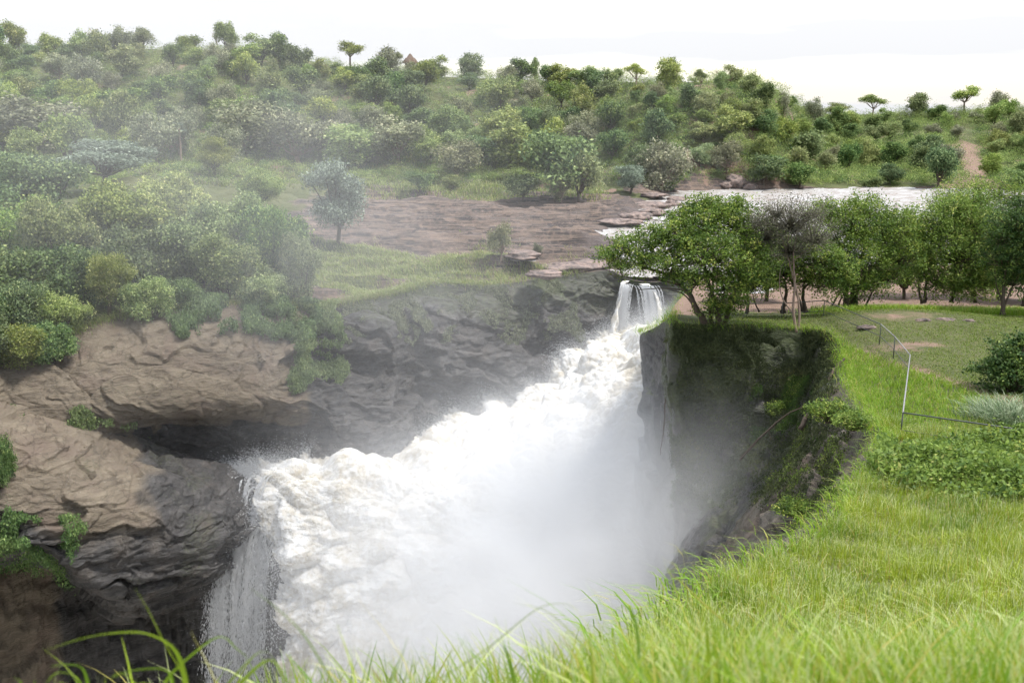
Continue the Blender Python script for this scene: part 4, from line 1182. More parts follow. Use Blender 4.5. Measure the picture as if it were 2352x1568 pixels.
# foreground long grass, close to the camera
def fore():
    n = 14000
    d = 2.1 + 3.4 * R_.random(n); x = R_.uniform(-1.9, 3.6, n)
    dx_ = 1176 + FPX * x / (d * .973 + .5)
    keep = (R_.random(n) < np.interp(dx_, [0, 450, 700, 1300, 1500, 1700, 2400], [.02, .035, .15, .3, .75, 1, 1]))
    d = d[keep]; x = x[keep]; dx_ = dx_[keep]; n = len(d)
    ytip = np.interp(dx_, [0, 500, 700, 1000, 1400, 1600, 1900, 2400], [1530, 1500, 1500, 1470, 1420, 1400, 1430, 1400]) + np.abs(R_.normal(0, 60, n))
    a = np.arctan((ytip - 784) / FPX) + TH
    ztip = 20 - np.tan(a) * d
    zg = height(x, d)
    h = np.clip(ztip - zg, .12, 1.15)
    base = np.stack([x, d, ztip - h], -1)
    lean = np.where(R_.random(n) < .9, R_.uniform(.02, .35, n), R_.uniform(.4, .7, n)); h2 = h / (1 - .42 * np.clip(lean, 0, 1.6) * .8)
    P_ = base
    grass_obj('grass', P_, h2, R_.uniform(.006, .019, n), lean, np.where(R_.random(n) < .6, 3.14, 0) + R_.normal(0, .5, n), GR['fore'], 'long blurred grass at the photographer\'s feet', 7, .3)


fore()


# a few long single leaves that arch across the lower left corner
def arch(pts, w0, tint):
    c_ = catmull(np.array([W(*q_) for q_ in pts]), 26)
    t = np.linspace(0, 1, 26)[:, None]
    tg = np.gradient(c_, axis=0); tg /= np.linalg.norm(tg, axis=1)[:, None]
    s_ = np.cross(tg, [0, .8, .6]); s_ /= np.linalg.norm(s_, axis=1)[:, None] + 1e-9
    wv = w0 * np.clip(1 - t, .02, 1) ** .6
    mid = c_ + np.cross(s_, tg) * wv * .12
    v = np.stack([c_ - s_ * wv, mid, c_ + s_ * wv], 1).reshape(-1, 3)
    F = grid_faces(26, 3)
    return v, F, np.full(len(v), tint), np.repeat(t[:, 0], 3)


def arches(lst, label):
    V = []; FF = []; T = []; TP = []; o = 0
    for pts, w0, ti in lst:
        v, f, a, b = arch(pts, w0, ti); V.append(v); FF.append(f + o); T.append(a); TP.append(b); o += len(v)
    ob = mesh_obj('grass', np.concatenate(V), np.concatenate(FF), GR['fore'], attrs={'tint': np.concatenate(T), 'tip': np.concatenate(TP), 'seed': np.zeros(o)}, smooth=True)
    tag(ob, label, 'grass', kind='stuff')


arches([
    ([(425, 1640, 2.3), (425, 1560, 2.3), (400, 1490, 2.3), (340, 1455, 2.3), (270, 1452, 2.3), (190, 1465, 2.25), (105, 1492, 2.2)], .0085, .5),
    ([(330, 1640, 2.4), (370, 1580, 2.4), (410, 1530, 2.4), (500, 1462, 2.4), (545, 1490, 2.4), (570, 1510, 2.4)], .006, .35),
    ([(207, 1640, 2.3), (205, 1590, 2.3), (190, 1535, 2.3), (150, 1525, 2.3), (115, 1530, 2.3)], .006, .2),
    ([(190, 1640, 2.3), (188, 1580, 2.3), (170, 1550, 2.3), (130, 1545, 2.3), (100, 1575, 2.3)], .005, .4),
    ([(395, 1640, 2.3), (395, 1560, 2.3), (370, 1535, 2.3), (300, 1540, 2.3), (250, 1560, 2.3)], .006, .25),
    ([(345, 1640, 2.3), (320, 1580, 2.3), (280, 1545, 2.3), (255, 1555, 2.3)], .005, .6),
    ([(370, 1640, 2.3), (360, 1585, 2.3), (335, 1568, 2.3), (300, 1575, 2.3)], .0055, .8),
    ([(500, 1640, 2.3), (560, 1560, 2.3), (620, 1515, 2.3), (655, 1560, 2.3), (680, 1600, 2.3)], .0075, .5),
    ([(500, 1600, 2.4), (540, 1550, 2.4), (590, 1500, 2.4), (615, 1498, 2.4)], .004, .6),
    ([(800, 1640, 2.2), (760, 1560, 2.2), (700, 1460, 2.2), (640, 1400, 2.2), (575, 1350, 2.2)], .0035, .3),
    ([(75, 1640, 2.3), (78, 1590, 2.3), (80, 1560, 2.3)], .004, .3), ([(20, 1640, 2.3), (35, 1585, 2.3), (48, 1565, 2.3), (30, 1555, 2.3)], .005, .2),
    ([(450, 1640, 2.6), (425, 1560, 2.6), (380, 1480, 2.6), (340, 1400, 2.6), (310, 1350, 2.6)], .003, .7),
    ([(1680, 1440, 3.2), (1610, 1380, 3.2), (1575, 1345, 3.2), (1530, 1310, 3.2)], .004, .9),
    ([(1480, 1640, 2.8), (1470, 1530, 2.8), (1462, 1440, 2.8), (1448, 1395, 2.8)], .008, .1),
    ([(1635, 1640, 2.8), (1630, 1540, 2.8), (1625, 1470, 2.8), (1620, 1430, 2.8)], .011, .6),
    ([(1190, 1640, 2.8), (1180, 1560, 2.8), (1165, 1500, 2.8), (1155, 1480, 2.8)], .009, .15),
    ([(900, 1640, 2.5), (950, 1590, 2.5), (1040, 1540, 2.5), (1130, 1480, 2.5), (1230, 1400, 2.5), (1290, 1385, 2.5), (1330, 1400, 2.5)], .0035, .5),
    ([(1370, 1600, 2.6), (1350, 1500, 2.6), (1300, 1440, 2.6), (1250, 1400, 2.6), (1180, 1385, 2.6)], .003, .6),
], 'long single grass leaves arching over the lower left corner')


# hanging mats of creepers on the shaded cliff
def drape(G, N, n, xr_, yr_, L, mat, label, tn=None, off=.25, thr=-9, wd_=.5, name='creeper', asobj='stuff', droop=1.2):
    x, y = to_px(G[:, ::1])
    nn = fbm(G * .35 + 11, 3); n5 = fbm(G * .22 + 31, 4)
    mx_ = .22 * min(xr_[1] - xr_[0], 260); my_ = .3 * min(yr_[1] - yr_[0], 180)
    e_ = np.minimum.reduce([(x - xr_[0]) / mx_, (xr_[1] - x) / mx_, (y - yr_[0]) / my_, (yr_[1] - y) / my_])
    ok = (e_ + 1.1 * n5 + .5 * nn > .35) & (e_ > -.3)
    ok &= nn > thr
    I = np.argwhere(ok); I = I[R_.integers(0, len(I), n)]
    c_ = G[I[:, 0], I[:, 1]] + N[I[:, 0], I[:, 1]] * R_.uniform(0, off, n)[:, None] + R_.normal(size=(n, 3)) * .08
    ti = np.clip(.35 + .5 * nn[I[:, 0], I[:, 1]] + R_.normal(0, .2, n), 0, 1)
    o = leaf_obj(name, c_, L, wd_, mat, tint=ti, upb=.3, droop=droop); tag(o, label, 'creeper', kind='stuff')
    return o


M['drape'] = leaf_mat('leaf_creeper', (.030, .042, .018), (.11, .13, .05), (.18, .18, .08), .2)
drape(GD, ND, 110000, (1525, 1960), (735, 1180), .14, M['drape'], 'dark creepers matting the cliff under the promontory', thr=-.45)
drape(GD, ND, 22000, (1530, 1900), (742, 830), .15, M['drape'], 'green growth along the top of the shaded cliff', thr=.05, off=.4)
drape(GD, ND, 14000, (1730, 1880), (860, 1010), .14, LEAF['deep'], 'green patch low on the right of the shaded cliff', thr=.0, off=.3)
drape(GD, ND, 4500, (1780, 2060), (880, 1250), .13, LEAF['fresh'], 'tufts of weeds on the eroded bank', thr=.2, off=.3)
drape(GA, NA, 26000, (660, 790), (640, 890), .22, LEAF['far'], 'hanging vines between the brown and the dark cliff', off=1.0, thr=-.4)
drape(GA, NA, 30000, (400, 760), (660, 790), .22, LEAF['fardark'], 'tangled growth below the rim trees', off=1.3, thr=-.1)
drape(GA, NA, 24000, (760, 1330), (640, 790), .18, LEAF['farpale'], 'mossy grass on the top of the dark cliff', off=.25, thr=.1)
drape(GA, NA, 9000, (20, 330), (930, 1080), .2, LEAF['fardark'], 'weeds on the ledge left of the brown cliff', off=.5, thr=.2)
drape(GB, NB, 12000, (-50, 190), (1170, 1400), .2, LEAF['fardark'], 'shaded weeds hanging on the lower left rock', off=.8, thr=.0)
# ================================================================ THINGS ON THE PROMONTORY
# broad-leaved ground cover beside the fence end
def mound(name, n, cx, cd, rx, rd, hgt, L, mat, label, cat, kind=None, per=9, clump=.16):
    k = n // per
    x = cx + rx * R_.normal(size=k) * .5; d = cd + rd * R_.normal(size=k) * .5
    ok = (((x - cx) / rx) ** 2 + ((d - cd) / rd) ** 2 < 1) & ~inside(x, d); x = x[ok]; d = d[ok]
    rr = ((x - cx) / rx) ** 2 + ((d - cd) / rd) ** 2
    z = rim_height(x, d) + hgt * np.sqrt(1 - rr) * (.75 + .5 * fbm(np.stack([x, d, 0 * x], -1) * .8, 3)) * R_.uniform(.55, 1.0, len(x))
    c_ = np.repeat(np.stack([x, d, z], -1), per, 0); c_ = c_ + R_.normal(size=c_.shape) * clump
    ti = np.clip(np.repeat(R_.normal(.45, .2, len(x)), per) + R_.normal(0, .15, len(c_)), 0, 1)
    o = leaf_obj(name, c_, L, .5, mat, tint=ti, upb=1.0, droop=.3)
    tag(o, label, cat, kind=kind)
    return o


for i_, (cx, cd, rx, rd, h_, n_) in enumerate([(17.5, 36.0, 4.2, 4.0, 1.3, 14000), (22.5, 38.5, 4.5, 4.5, 1.6, 14000), (19.5, 33, 4.5, 3.0, .9, 8000), (14.6, 39.5, 2.4, 3.6, .8, 6000)]):
    mound('undergrowth', n_, cx, cd, rx, rd, h_, .21, LEAF['fresh' if i_ in (0, 3) else 'mid'], ['broad-leaved bright green cover at the near end of the fence', 'glossy broad-leaved cover at the right edge', 'leafy fringe between the broad-leaved cover and the long grass',
                  'leafy growth on the brink beside the broad-leaved cover'][i_], 'ground cover', 'stuff')


def bush(name, base, lobes, n, L, mat, label, cat='bush', group=None, per=14):
    r = empty(name, base); tag(r, label, cat, group)
    lob = np.array(lobes, float)
    pts, tint, cc_, li = crown_points(lob, n, .13, per, .4)
    pts[:, 2] = np.maximum(pts[:, 2], .03)
    v, f = tubes([(curve((R_.normal() * .1, R_.normal() * .1, -.1), c_ * [1, 1, 1], (0, 0, .1), 5), np.linspace(.035, .01, 5)) for c_ in cc_[:60]], 5)
    mesh_obj('branches', v, f, M['bark'], r, smooth=True)
    leaf_obj('foliage', pts, L, .55, mat, r, tint)
    return r


bb = hit(2318, 900)
bush('bush', bb, [(0, 0, .9, 1.6, 1.4, 1.0), (-.9, .2, 1.0, 1.0, 1, .8), (.9, .3, 1.7, 1.2, 1.1, .9), (-.1, .4, 2.0, 1.1, 1.1, .8), (1.9, .5, 1.5, 1.2, 1.1, 1.2), (2.6, .6, 2.3, 1.1, 1, .9), (.9, .8, 2.5, .8, .8, .6)], 15000, .17, LEAF['deep'],
     'dense dark green bush at the right edge of the lawn')


def reeds(base, n, h, label, r=.5):
    rt = empty('reed_clump', base); tag(rt, label, 'reeds', 'spiky grey-green clumps below the dark bush')
    P_ = np.stack([R_.normal(0, r, n), R_.normal(0, r, n), R_.uniform(-.05, .05, n)], -1)
    v, F, tt = blades(P_, R_.uniform(.6, 1.15, n) * h, R_.uniform(.03, .055, n), R_.uniform(.3, 1.3, n), np.arctan2(P_[:, 1], P_[:, 0]) + R_.normal(0, .5, n), 5)
    mesh_obj('leaves', v, F, M['reed'], rt, {'tint': np.repeat(R_.random(n), 12), 'tip': tt, 'seed': np.repeat((R_.random(n) < .5).astype(float), 12)})


M['reed'] = grass_mat('reed_leaves', (.07, .12, .05), (.18, .25, .12), (.26, .28, .17), (.40, .45, .30), .3)
for x_, y_, h_, lb in [(2265, 968, 1.2, 'spiky clump leaning toward the fence'), (2310, 985, 1.5, 'tallest spiky clump, just below the dark bush'), (2345, 975, 1.5, 'spiky clump cut by the right edge'), (2300, 950, 1.1, 'spiky clump tucked behind the others')]:
    reeds(hit(x_, y_), 260, h_, lb)

# weeds and small shrubs on the brink
for x_, y_, s_, mt, lb in [(1905, 965, .9, 'mid', 'grey-green shrub on the brink below the fallen branch'), (1960, 985, .7, 'fresh', 'light shrub on the brink left of the fence end'), (1850, 1178, .8, 'mid', 'leafy shrub low on the eroded bank'),
                           (1755, 930, 1.0, 'mid', 'dense shrub hanging on the right part of the shaded cliff')]:
    b_ = {1755: W(1800, 950, 71.2), 1850: W(1835, 1185, 45.5)}.get(x_)
    if b_ is None: b_ = hit(x_, y_)
    bush('shrub', b_, [(0, 0, .5 * s_, s_, s_ * .8, .55 * s_), (.6 * s_, 0, .35 * s_, .7 * s_, .7 * s_, .4 * s_), (-.6 * s_, .1, .4 * s_, .7 * s_, .7 * s_, .45 * s_)], 3200, .12, LEAF[mt], lb, 'shrub', 'small shrubs on the brink and the eroded bank')
b_ = W(1500, 940, 84)
bush('shrub', W(1518, 900, 83), [(0, 0, 0, .9, .7, 1.2), (-.2, -.2, -1.2, .9, .7, 1.3), (.3, 0, 1.3, .7, .6, 1.0)], 5000, .14, LEAF['farpale'], 'pale green shrub hanging on the rock slab left of the shaded cliff', 'shrub', 'small shrubs on the brink and the eroded bank')

# ---- fence
met = NT('weathered_steel'); met.bsdf(met.mix(met.noise(7, 5), (.13, .13, .135), (.28, .27, .26)), .5, .5); M['steel'] = met.m
met = NT('dark_steel'); met.bsdf(met.mix(met.noise(9, 5), (.035, .045, .04), (.10, .10, .095)), .55, .4); M['post'] = met.m


def ground_at(x_, y_):
    h_ = hit(x_, y_, 20); return h_


fp = [(1655, 738), (1714, 736), (1795, 738), (1890, 742), (2020, 785), (2052, 818), (2086, 862), (2068, 1008), (2330, 1052)]
fpt = np.array([ground_at(*q_) for q_ in fp])
for k_ in range(4): fpt[k_] = [*W(fp[k_][0], fp[k_][1], [77.5, 77.6, 77.2, 76.6][k_])[:2], 0]; fpt[k_][2] = float(height(*fpt[k_][:2]))
HT = 1.25
froot = empty('fence', fpt[4]); tag(froot, 'steel pipe safety fence with wire mesh zigzagging across the lawn', 'fence')
org = fpt[4]
for k_, q_ in enumerate(fpt):
    if k_ == 6: q2 = q_
    v, f = tubes([(np.array([q_ - org + [0, 0, -.2], q_ - org + [0, 0, HT * .5], q_ - org + [0, 0, HT - .015]]), [.032, .032, .032])], 8)
    mesh_obj('post', v, f, M['post'], froot, smooth=True)
for k_ in range(len(fpt) - 1):
    a_, b_ = fpt[k_] - org, fpt[k_ + 1] - org
    v, f = tubes([(np.linspace(a_ + [0, 0, HT], b_ + [0, 0, HT], 4), [.034] * 4)], 8)
    mesh_obj('top_rail', v, f, M['steel' if k_ >= 4 and k_ < 7 else 'post'], froot, smooth=True)
    v, f = tubes([(np.linspace(a_ + [0, 0, .42], b_ + [0, 0, .42], 4), [.024] * 4)], 8)
    mesh_obj('lower_rail', v, f, M['post'], froot, smooth=True)
    # wire mesh panel
    Ls = np.linalg.norm(b_ - a_); nv = int(Ls / .16); paths = []
    for t_ in np.linspace(0, 1, nv): paths.append((np.array([a_ + (b_ - a_) * t_ + [0, 0, .1], a_ + (b_ - a_) * t_ + [0, 0, HT * .55], a_ + (b_ - a_) * t_ + [0, 0, HT - .04]]), [.0028] * 3))
    for h_ in np.linspace(.1, HT - .1, 8): paths.append((np.array([a_ + [0, 0, h_], (a_ + b_) / 2 + [0, 0, h_ - .01], b_ + [0, 0, h_]]), [.0028] * 3))
    v, f = tubes(paths, 3)
    mesh_obj('wire_mesh', v, f, M['post'], froot)

# ---- fallen branch on the brink and hanging roots
def branchy(name, pts, r0, side, mat, label, cat, n_=18):
    c_ = catmull(np.array(pts), n_); base = c_[0].copy()
    r = empty(name, base); tag(r, label, cat)
    c_ = c_ - base; c_[1:-1] += R_.normal(size=(n_ - 2, 3)) * r0 * .35
    v, f = tubes([(c_, np.linspace(r0, r0 * .4, n_))], 8); mesh_obj('stem', v, f, mat, r, smooth=True)
    for k, dv, rr in side:
        p_ = curve(c_[k], c_[k] + np.array(dv), (0, 0, .05), 8, .02)
        v, f = tubes([(p_, np.linspace(rr, rr * .3, 8))], 6); mesh_obj('side_branch', v, f, mat, r, smooth=True)
    return r


branchy('dead_branch', [W(1838, 985, 59.5), W(1875, 930, 60.5), W(1902, 885, 61.5), W(1918, 850, 62.2), W(1940, 822, 62.5)], .17, [(14, (.7, -.2, .35), .06), (12, (.45, .3, .7), .05), (8, (-.5, -.3, .2), .05)], M['bark'],
        'dark dead branch sticking up from the brink of the gorge', 'dead branch')
branchy('dead_branch', [W(1700, 1055, 68), W(1760, 990, 67), W(1820, 945, 66), W(1870, 925, 64.5)], .09, [(6, (.2, -.2, -.8), .04)], M['bark'], 'long fallen branch lying across the foot of the shaded cliff', 'dead branch')
branchy('hanging_root', [W(1528, 915, 73.2), W(1526, 960, 73.0), W(1522, 1000, 72.8), W(1516, 1045, 72.6)], .05, [(5, (-.05, 0, -1.6), .03), (9, (.12, 0, -1.2), .025)], M['bark'], 'thin dark roots dangling from the edge of the shaded cliff', 'root')
branchy('driftwood', [W(1265, 523, 172), W(1290, 516, 172), W(1310, 512, 171), W(1325, 503, 170.5)], .14, [(9, (.9, .2, .5), .07), (12, (.6, -.3, .05), .06)], M['bark_pale'], 'pale bleached driftwood log lying on the rock shelf', 'driftwood')

# ---- bare trees on the ridge
def bare(x, yb, yt, label, lean=0):
    b = hit(x, yb)
    while b[1] > 560: yb += 3; b = hit(x, yb)
    H = (yb - yt) / FPX * b[1]
    r = empty('bare_tree', b); tag(r, label, 'tree', 'leafless trees on the skyline')
    paths = [(curve((0, 0, -.3), (lean, 0, H * .6), (.2, 0, 0), 8, .05), np.linspace(.24, .14, 8))]
    tw = []
    for k in range(9):
        a_ = np.array([lean * (.5 + .05 * k), 0, H * (.3 + .035 * k)]); e_ = a_ + np.array([R_.normal() * H * .22, R_.normal() * .6, H * R_.uniform(.15, .42)])
        p_ = curve(a_, e_, (0, 0, -.2), 7, .08); tw.append((p_, np.linspace(.10, .04, 7)))
        for q in range(3):
            tw.append((curve(p_[4], p_[4] + R_.normal(size=3) * [.8, .5, .5] + [0, 0, .7], (0, 0, 0), 5, .04), np.linspace(.05, .025, 5)))
    v, f = tubes(paths, 6); mesh_obj('trunk', v, f, M['bark_pale'], r, smooth=True)
    v, f = tubes(tw, 4); mesh_obj('branches', v, f, M['bark_pale'], r, smooth=True)


bare(215, 122, 62, 'leafless tree on the misty skyline at the left', .6)
bare(45, 122, 78, 'leafless tree at the far left of the skyline')
bare(500, 116, 72, 'bare twigs beside the tallest skyline tree', -.4)
bare(1665, 210, 165, 'bare white-barked tree on top of the knoll', -.4)

# ---- palm
pb = hit(416, 378)
depm = pb[1]; H = (378 - 300) / FPX * depm
pr = empty('palm_tree', pb); tag(pr, 'single fan palm with a pale trunk on the lower slope', 'palm')
v, f = tubes([(curve((0, 0, -.3), (.15, 0, H), (.1, 0, 0), 10), [.34, .3, .28, .28, .3, .33, .33, .3, .26, .22])], 8); mesh_obj('trunk', v, f, M['bark_pale'], pr, smooth=True)
for k in range(26):
    az = R_.uniform(0, 6.28); el = R_.uniform(-.7, 1.3); ln = R_.uniform(1.3, 2.0)
    dv = np.array([math.cos(az) * math.cos(el), math.sin(az) * math.cos(el), math.sin(el)])
    sd_ = np.cross(dv, [0, 0, 1]); sd_ /= np.linalg.norm(sd_); o_ = np.array([.15, 0, H])
    pts = [o_ + dv * .3]; tip = []
    vv = [o_, ]; ff = []
    for j in range(9):
        an = (j - 4) * .28; t1 = o_ + dv * ln * .55 + (dv * math.cos(an) + sd_ * math.sin(an)) * ln * .75 + np.array([0, 0, -.25 * abs(an)])
        c1 = o_ + dv * ln * .5 + (dv * math.cos(an - .12) + sd_ * math.sin(an - .12)) * ln * .3; c2 = o_ + dv * ln * .5 + (dv * math.cos(an + .12) + sd_ * math.sin(an + .12)) * ln * .3
        i0 = len(vv); vv += [o_ + dv * ln * .45, c1, t1, c2]; ff.append([i0, i0 + 1, i0 + 2, i0 + 3])
    mesh_obj('frond', np.array(vv), np.array(ff), LEAF['blue'], pr, {'tint': np.full(len(vv), R_.random() * .8)})

# ---- thatched hut on the ridge
th = NT('thatch'); th.bsdf(th.mix(th.noise(3, 5, vec=th.map((6, 6, 1))), (.07, .05, .04), (.17, .125, .095)), .95, .05, th.noise(12, 4), .5, .05)
ml = NT('mud_wall'); ml.bsdf(ml.mix(ml.noise(2, 4), (.16, .11, .09), (.26, .19, .15)), .95, .05)
hb = hit(943, 172)
while hb[1] > 500: hb = hit(943, 176)
sc_ = hb[1] / FPX
hr = empty('hut', hb); tag(hr, 'small round hut with a brown conical thatched roof among the ridge trees', 'hut')
an = np.linspace(0, 2 * np.pi, 20, endpoint=False)
def lathe(prof, nseg=20):
    an_ = np.linspace(0, 2 * np.pi, nseg, endpoint=False)
    G = np.stack([np.stack([r_ * np.cos(an_), r_ * np.sin(an_), 0 * an_ + z_], -1) for r_, z_ in prof], 0)
    G = np.concatenate([G, G[:, :1]], 1)
    return G.reshape(-1, 3), grid_faces(len(prof), nseg + 1)[:, ::-1]
rw = 15 * sc_; zt = (172 - 124) * sc_
v, f = lathe([(rw * .8, -1), (rw * .8, zt * .62)]); mesh_obj('wall', v, f, ml.m, hr, smooth=True)
v, f = lathe([(rw * 1.25, zt * .5), (rw * 1.22, zt * .53), (rw * .7, zt * .74), (rw * .5, zt * .76), (rw * .25, zt * .88), (.02, zt * .95)]); mesh_obj('roof', v, f, th.m, hr, smooth=True)
v, f = boxes([((0, -rw * .8, zt * .15), (rw * .22, .08, zt * .26), None)]); mesh_obj('door', v, f, M['bark'], hr)

# ---- boulders
def boulder(loc, s, label, cat='boulder', mat=None, group='boulders at the river'):
    n1_, n2_ = 28, 18
    u = np.linspace(0, 2 * np.pi, n1_); v_ = np.linspace(0, np.pi, n2_)
    U, V_ = np.meshgrid(u, v_, indexing='ij')
    G = np.stack([np.cos(U) * np.sin(V_), np.sin(U) * np.sin(V_), np.cos(V_)], -1)
    off = R_.uniform(0, 50, 3)
    G = G * (1 + .28 * fbm(G * 1.3 + off, 4) + .1 * np.round(3 * noise(G * 1.5 + off)) / 3)[..., None]
    G[-1] = G[0]
    G = G * np.array(s)
    o = mesh_obj('boulder', G.reshape(-1, 3), grid_faces(n1_, n2_)[:, ::-1], mat or bl_mat, attrs={'tan': np.full(n1_ * n2_, .1), 'moss': np.zeros(n1_ * n2_)}, smooth=True)
    o.location = loc; tag(o, label, cat, group)
    return o


bm_ = NT('boulder_rock'); t1 = bm_.noise(1.2, 7, .65); bl_mat = bm_.bsdf(bm_.mix(bm_.ramp(t1, .35, .65), (.05, .042, .04), (.26, .19, .16)), .7, .3, t1, .8, .3)
for x_, y_, sx, sz, lb in [(1690, 428, 2.8, 1.8, 'large dark boulder at the far waterline'), (1668, 432, 1.6, .9, 'small boulder left of the large one at the far waterline'), (1725, 434, 2.0, .9, 'flat boulder right of the large one at the far waterline'),
                           (1560, 462, 3.2, .7, 'long flat rock in the rapids above the leaning tree'), (1490, 478, 4.5, 1.0, 'broad low rock splitting the rapids'), (1545, 478, 2.4, 1.1, 'rounded rock in the rapids just above the leaning tree'),
                           (1470, 500, 2.4, .8, 'wet rock in the middle of the rapids'), (1445, 505, 1.8, .6, 'dark wet rock beside the left stream of the rapids'), (1505, 492, 2.2, .7, 'wet rock nearer the leaning tree'),
                           (1420, 512, 3.0, .5, 'flat wet slab at the left of the rapids'), (1450, 520, 2.0, .5, 'low rock where the rapids narrow'), (1500, 455, 2.6, .5, 'flat rock at the head of the rapids'),
                           (1205, 590, 2.2, .5, 'flat rock above the small white pool on the shelf'), (1300, 622, 3.0, .6, 'low slab on the brink of the gorge'), (1355, 612, 2.6, .7, 'grey slab on the brink near the thin falls'), (1250, 632, 2.0, .4, 'low rock on the far rim')]:
    b_ = hit(x_, y_)
    boulder(b_ + [0, 0, .1 * sz], (sx, sx * .8, sz), lb)
# stones on the lawn mound
for x_, y_, sx, lb in [(2120, 738, .6, 'flat stone on the left of the lawn mound'), (2170, 736, .8, 'long stone in the middle of the lawn mound'), (2225, 738, .5, 'stone at the right of the lawn mound'), (1990, 752, .7, 'small flat stone just outside the fence'), (2205, 712, .8, 'stone half buried at the top of the mound')]:
    boulder(hit(x_, y_), (sx, sx * .5, .16), lb, 'stone', group='stones on the lawn mound')

# small pools on the shelf
def pool_at(x_, y_, rx, ry, label):
    b_ = hit(x_, y_); an_ = np.linspace(0, 2 * np.pi, 40, endpoint=False)
    rr = 1 + .25 * noise(np.stack([np.cos(an_) * 1.5, np.sin(an_) * 1.5, 0 * an_ + x_], -1))
    v = np.concatenate([[[0, 0, .03]], np.stack([np.cos(an_) * rx * rr, np.sin(an_) * ry * rr, 0 * an_ - .02], -1)]) + b_ + [0, 0, .1]
    i_ = np.arange(40)
    o = mesh_obj('water_puddle', v, np.stack([0 * i_, 1 + i_, 1 + (i_ + 1) % 40], -1), river_mat, smooth=True); tag(o, kind='structure')


pool_at(1205, 602, 1.7, 1.5, '')
# ================================================================ MIST
def mist(name, lo, hi, blobs, label, nscale=.075, ncon=(.34, .62), step=None):
    v, f = boxes([((np.array(lo) + hi) / 2, (np.array(hi) - lo) / 2, None)])
    m = NT(name + '_air'); pos = m.pos()
    tot = None
    for (c_, s_, a_) in blobs:
        mp_ = m.n('ShaderNodeVectorMath', {0: pos, 1: tuple(c_)}, operation='SUBTRACT').outputs[0]
        mp_ = m.n('ShaderNodeVectorMath', {0: mp_, 1: tuple(1 / q for q in s_)}, operation='MULTIPLY').outputs[0]
        d2 = m.n('ShaderNodeVectorMath', {0: mp_, 1: mp_}, operation='DOT_PRODUCT').outputs['Value']
        e = m.math('MULTIPLY', m.math('POWER', 2.71828, m.math('MULTIPLY', d2, -1)), a_)
        tot = e if tot is None else m.math('ADD', tot, e)
    nz_ = m.noise(nscale, 4, .6, None, .6)
    nf_ = m.n('ShaderNodeMapRange', {'Value': nz_, 'From Min': ncon[0], 'From Max': ncon[1], 'To Min': .35, 'To Max': 1.6}).outputs[0]
    den = m.math('MAXIMUM', m.math('SUBTRACT', m.math('MULTIPLY', tot, nf_), .0012), 0)
    pv = m.n('ShaderNodeVolumePrincipled', {'Color': (.85, .858, .87), 'Density': den, 'Anisotropy': -.12})
    m.t.links.new(pv.outputs[0], m.out.inputs['Volume'])
    o = mesh_obj(name, v, f, m.m); tag(o, label, 'mist', kind='stuff')
    m.m.cycles.volume_step_rate = 1.0
    return o


P1 = lambda x, y, d: tuple(float(q) for q in W(x, y, d))
mist('mist', (-62, 44, -44), (26, 117.5, 42), [
    (P1(1230, 1150, 83), (7.5, 7, 5.5), .15),
    (P1(1330, 1290, 77), (12, 9, 9), .20),
    (P1(1080, 1440, 75), (10, 8, 8), .13),
    (P1(1430, 1010, 86), (4.5, 6, 6), .07),
    (P1(1550, 750, 109), (4, 4, 2.3), .17),
    (P1(1620, 1270, 66), (4.2, 5, 8), .03),
    (P1(1290, 950, 97), (6, 4, 3.2), .03),
    (P1(900, 1130, 86), (8, 4, 5), .03),
    (P1(600, 420, 90), (40, 14, 14), .0055),
    (P1(200, 230, 95), (34, 16, 14), .0045),
    (P1(850, 760, 88), (17, 8, 10), .0075),
    (P1(350, 1000, 66), (16, 8, 12), .003),
], 'white spray cloud boiling out of the gorge and drifting to the left')
# ================================================================ LIGHT, SKY, CAMERA
SUN_EL, SUN_AZ = math.radians(63), math.radians(105)      # azimuth measured from +Y towards +X
w = bpy.data.worlds.new('World'); scene.world = w; w.use_nodes = True
t = w.node_tree; t.nodes.clear()
out = t.nodes.new('ShaderNodeOutputWorld'); bg = t.nodes.new('ShaderNodeBackground')
sky = t.nodes.new('ShaderNodeTexSky'); sky.sky_type = 'NISHITA'; sky.sun_disc = False
sky.sun_elevation = SUN_EL; sky.sun_rotation = SUN_AZ; sky.air_density = 1.3; sky.dust_density = .3
tc = t.nodes.new('ShaderNodeTexCoord')
mp = t.nodes.new('ShaderNodeMapping'); mp.inputs['Scale'].default_value = (1, 1, 9); mp.inputs['Location'].default_value = (3.1, .4, .2)
nz = t.nodes.new('ShaderNodeTexNoise'); nz.inputs['Scale'].default_value = 2.6; nz.inputs['Detail'].default_value = 5; nz.inputs['Roughness'].default_value = .5
t.links.new(tc.outputs['Generated'], mp.inputs[0]); t.links.new(mp.outputs[0], nz.inputs['Vector'])
mr = t.nodes.new('ShaderNodeMapRange'); mr.inputs['From Min'].default_value = .40; mr.inputs['From Max'].default_value = .56
mr.inputs['To Min'].default_value = .5; mr.inputs['To Max'].default_value = 1.0
t.links.new(nz.outputs['Fac'], mr.inputs['Value'])
mx = t.nodes.new('ShaderNodeMix'); mx.data_type = 'RGBA'
t.links.new(mr.outputs[0], mx.inputs[0]); t.links.new(sky.outputs[0], mx.inputs[6]); mx.inputs[7].default_value = (3.42, 3.46, 3.56, 1)
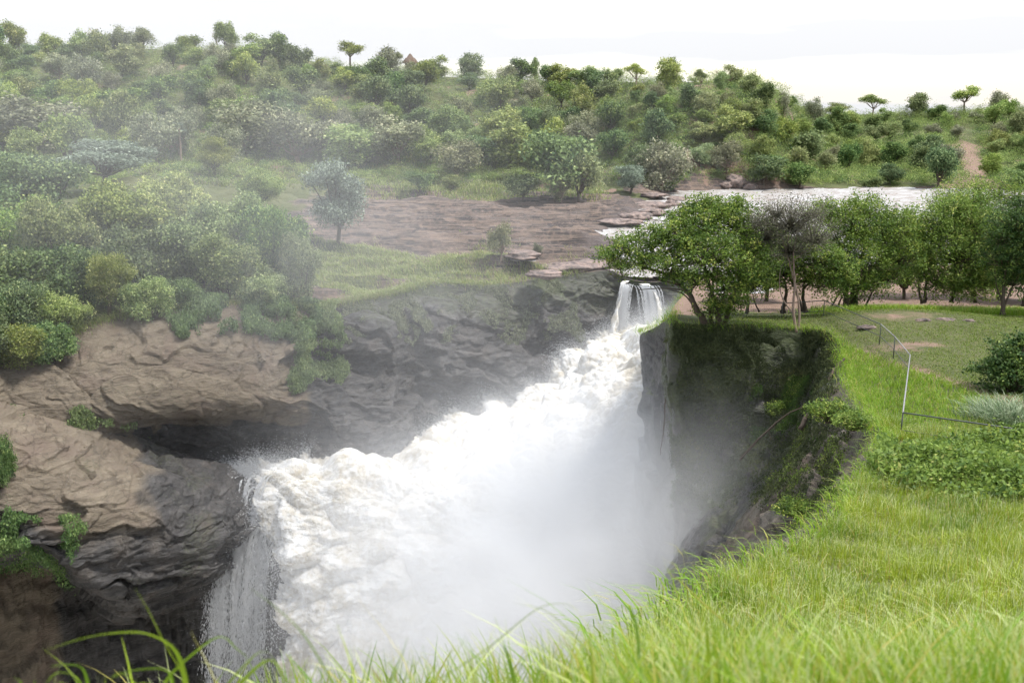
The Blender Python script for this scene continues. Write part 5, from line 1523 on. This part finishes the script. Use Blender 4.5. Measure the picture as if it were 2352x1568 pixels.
sx = t.nodes.new('ShaderNodeSeparateXYZ'); t.links.new(tc.outputs['Generated'], sx.inputs[0])
zr_ = t.nodes.new('ShaderNodeMapRange'); zr_.inputs['To Min'].default_value = 1.0; zr_.inputs['To Max'].default_value = 2.1
t.links.new(sx.outputs['Z'], zr_.inputs['Value'])          # an overcast sky is brighter overhead than at the horizon
vm = t.nodes.new('ShaderNodeVectorMath'); vm.operation = 'SCALE'
t.links.new(mx.outputs[2], vm.inputs[0]); t.links.new(zr_.outputs[0], vm.inputs['Scale'])
t.links.new(vm.outputs[0], bg.inputs['Color']); bg.inputs['Strength'].default_value = .1
t.links.new(bg.outputs[0], out.inputs[0])

sl = bpy.data.lights.new('sun', 'SUN'); sl.energy = 2.3; sl.angle = math.radians(5.0); sl.color = (1, .96, .9)
so = bpy.data.objects.new('sun', sl); COL.objects.link(so)
sd = Vector((math.sin(SUN_AZ) * math.cos(SUN_EL), math.cos(SUN_AZ) * math.cos(SUN_EL), math.sin(SUN_EL)))
so.rotation_euler = sd.to_track_quat('Z', 'Y').to_euler(); so.location = (0, 0, 60)

cd = bpy.data.cameras.new('camera'); cam = bpy.data.objects.new('camera', cd); COL.objects.link(cam)
cam.location = (0, 0, CAMZ); cam.rotation_euler = (math.pi / 2 - TH, 0, 0)
cd.sensor_width = 36; cd.lens = FPX / 2352 * 36; cd.clip_end = 6000; cd.clip_start = .05
cd.dof.use_dof = True; cd.dof.focus_distance = 60; cd.dof.aperture_fstop = 3.2
scene.camera = cam
scene.view_settings.view_transform = 'Standard'; scene.view_settings.look = 'None'
scene.view_settings.gamma = 1; scene.view_settings.exposure = 1.4
cy = scene.cycles
cy.max_bounces = 8; cy.diffuse_bounces = 3; cy.glossy_bounces = 2; cy.transmission_bounces = 4; cy.volume_bounces = 6; cy.transparent_max_bounces = 6
cy.volume_step_rate = 1.5; cy.volume_max_steps = 256
cy.use_denoising = True; cy.sample_clamp_indirect = 4.0
cy.use_adaptive_sampling = True; cy.adaptive_threshold = .03
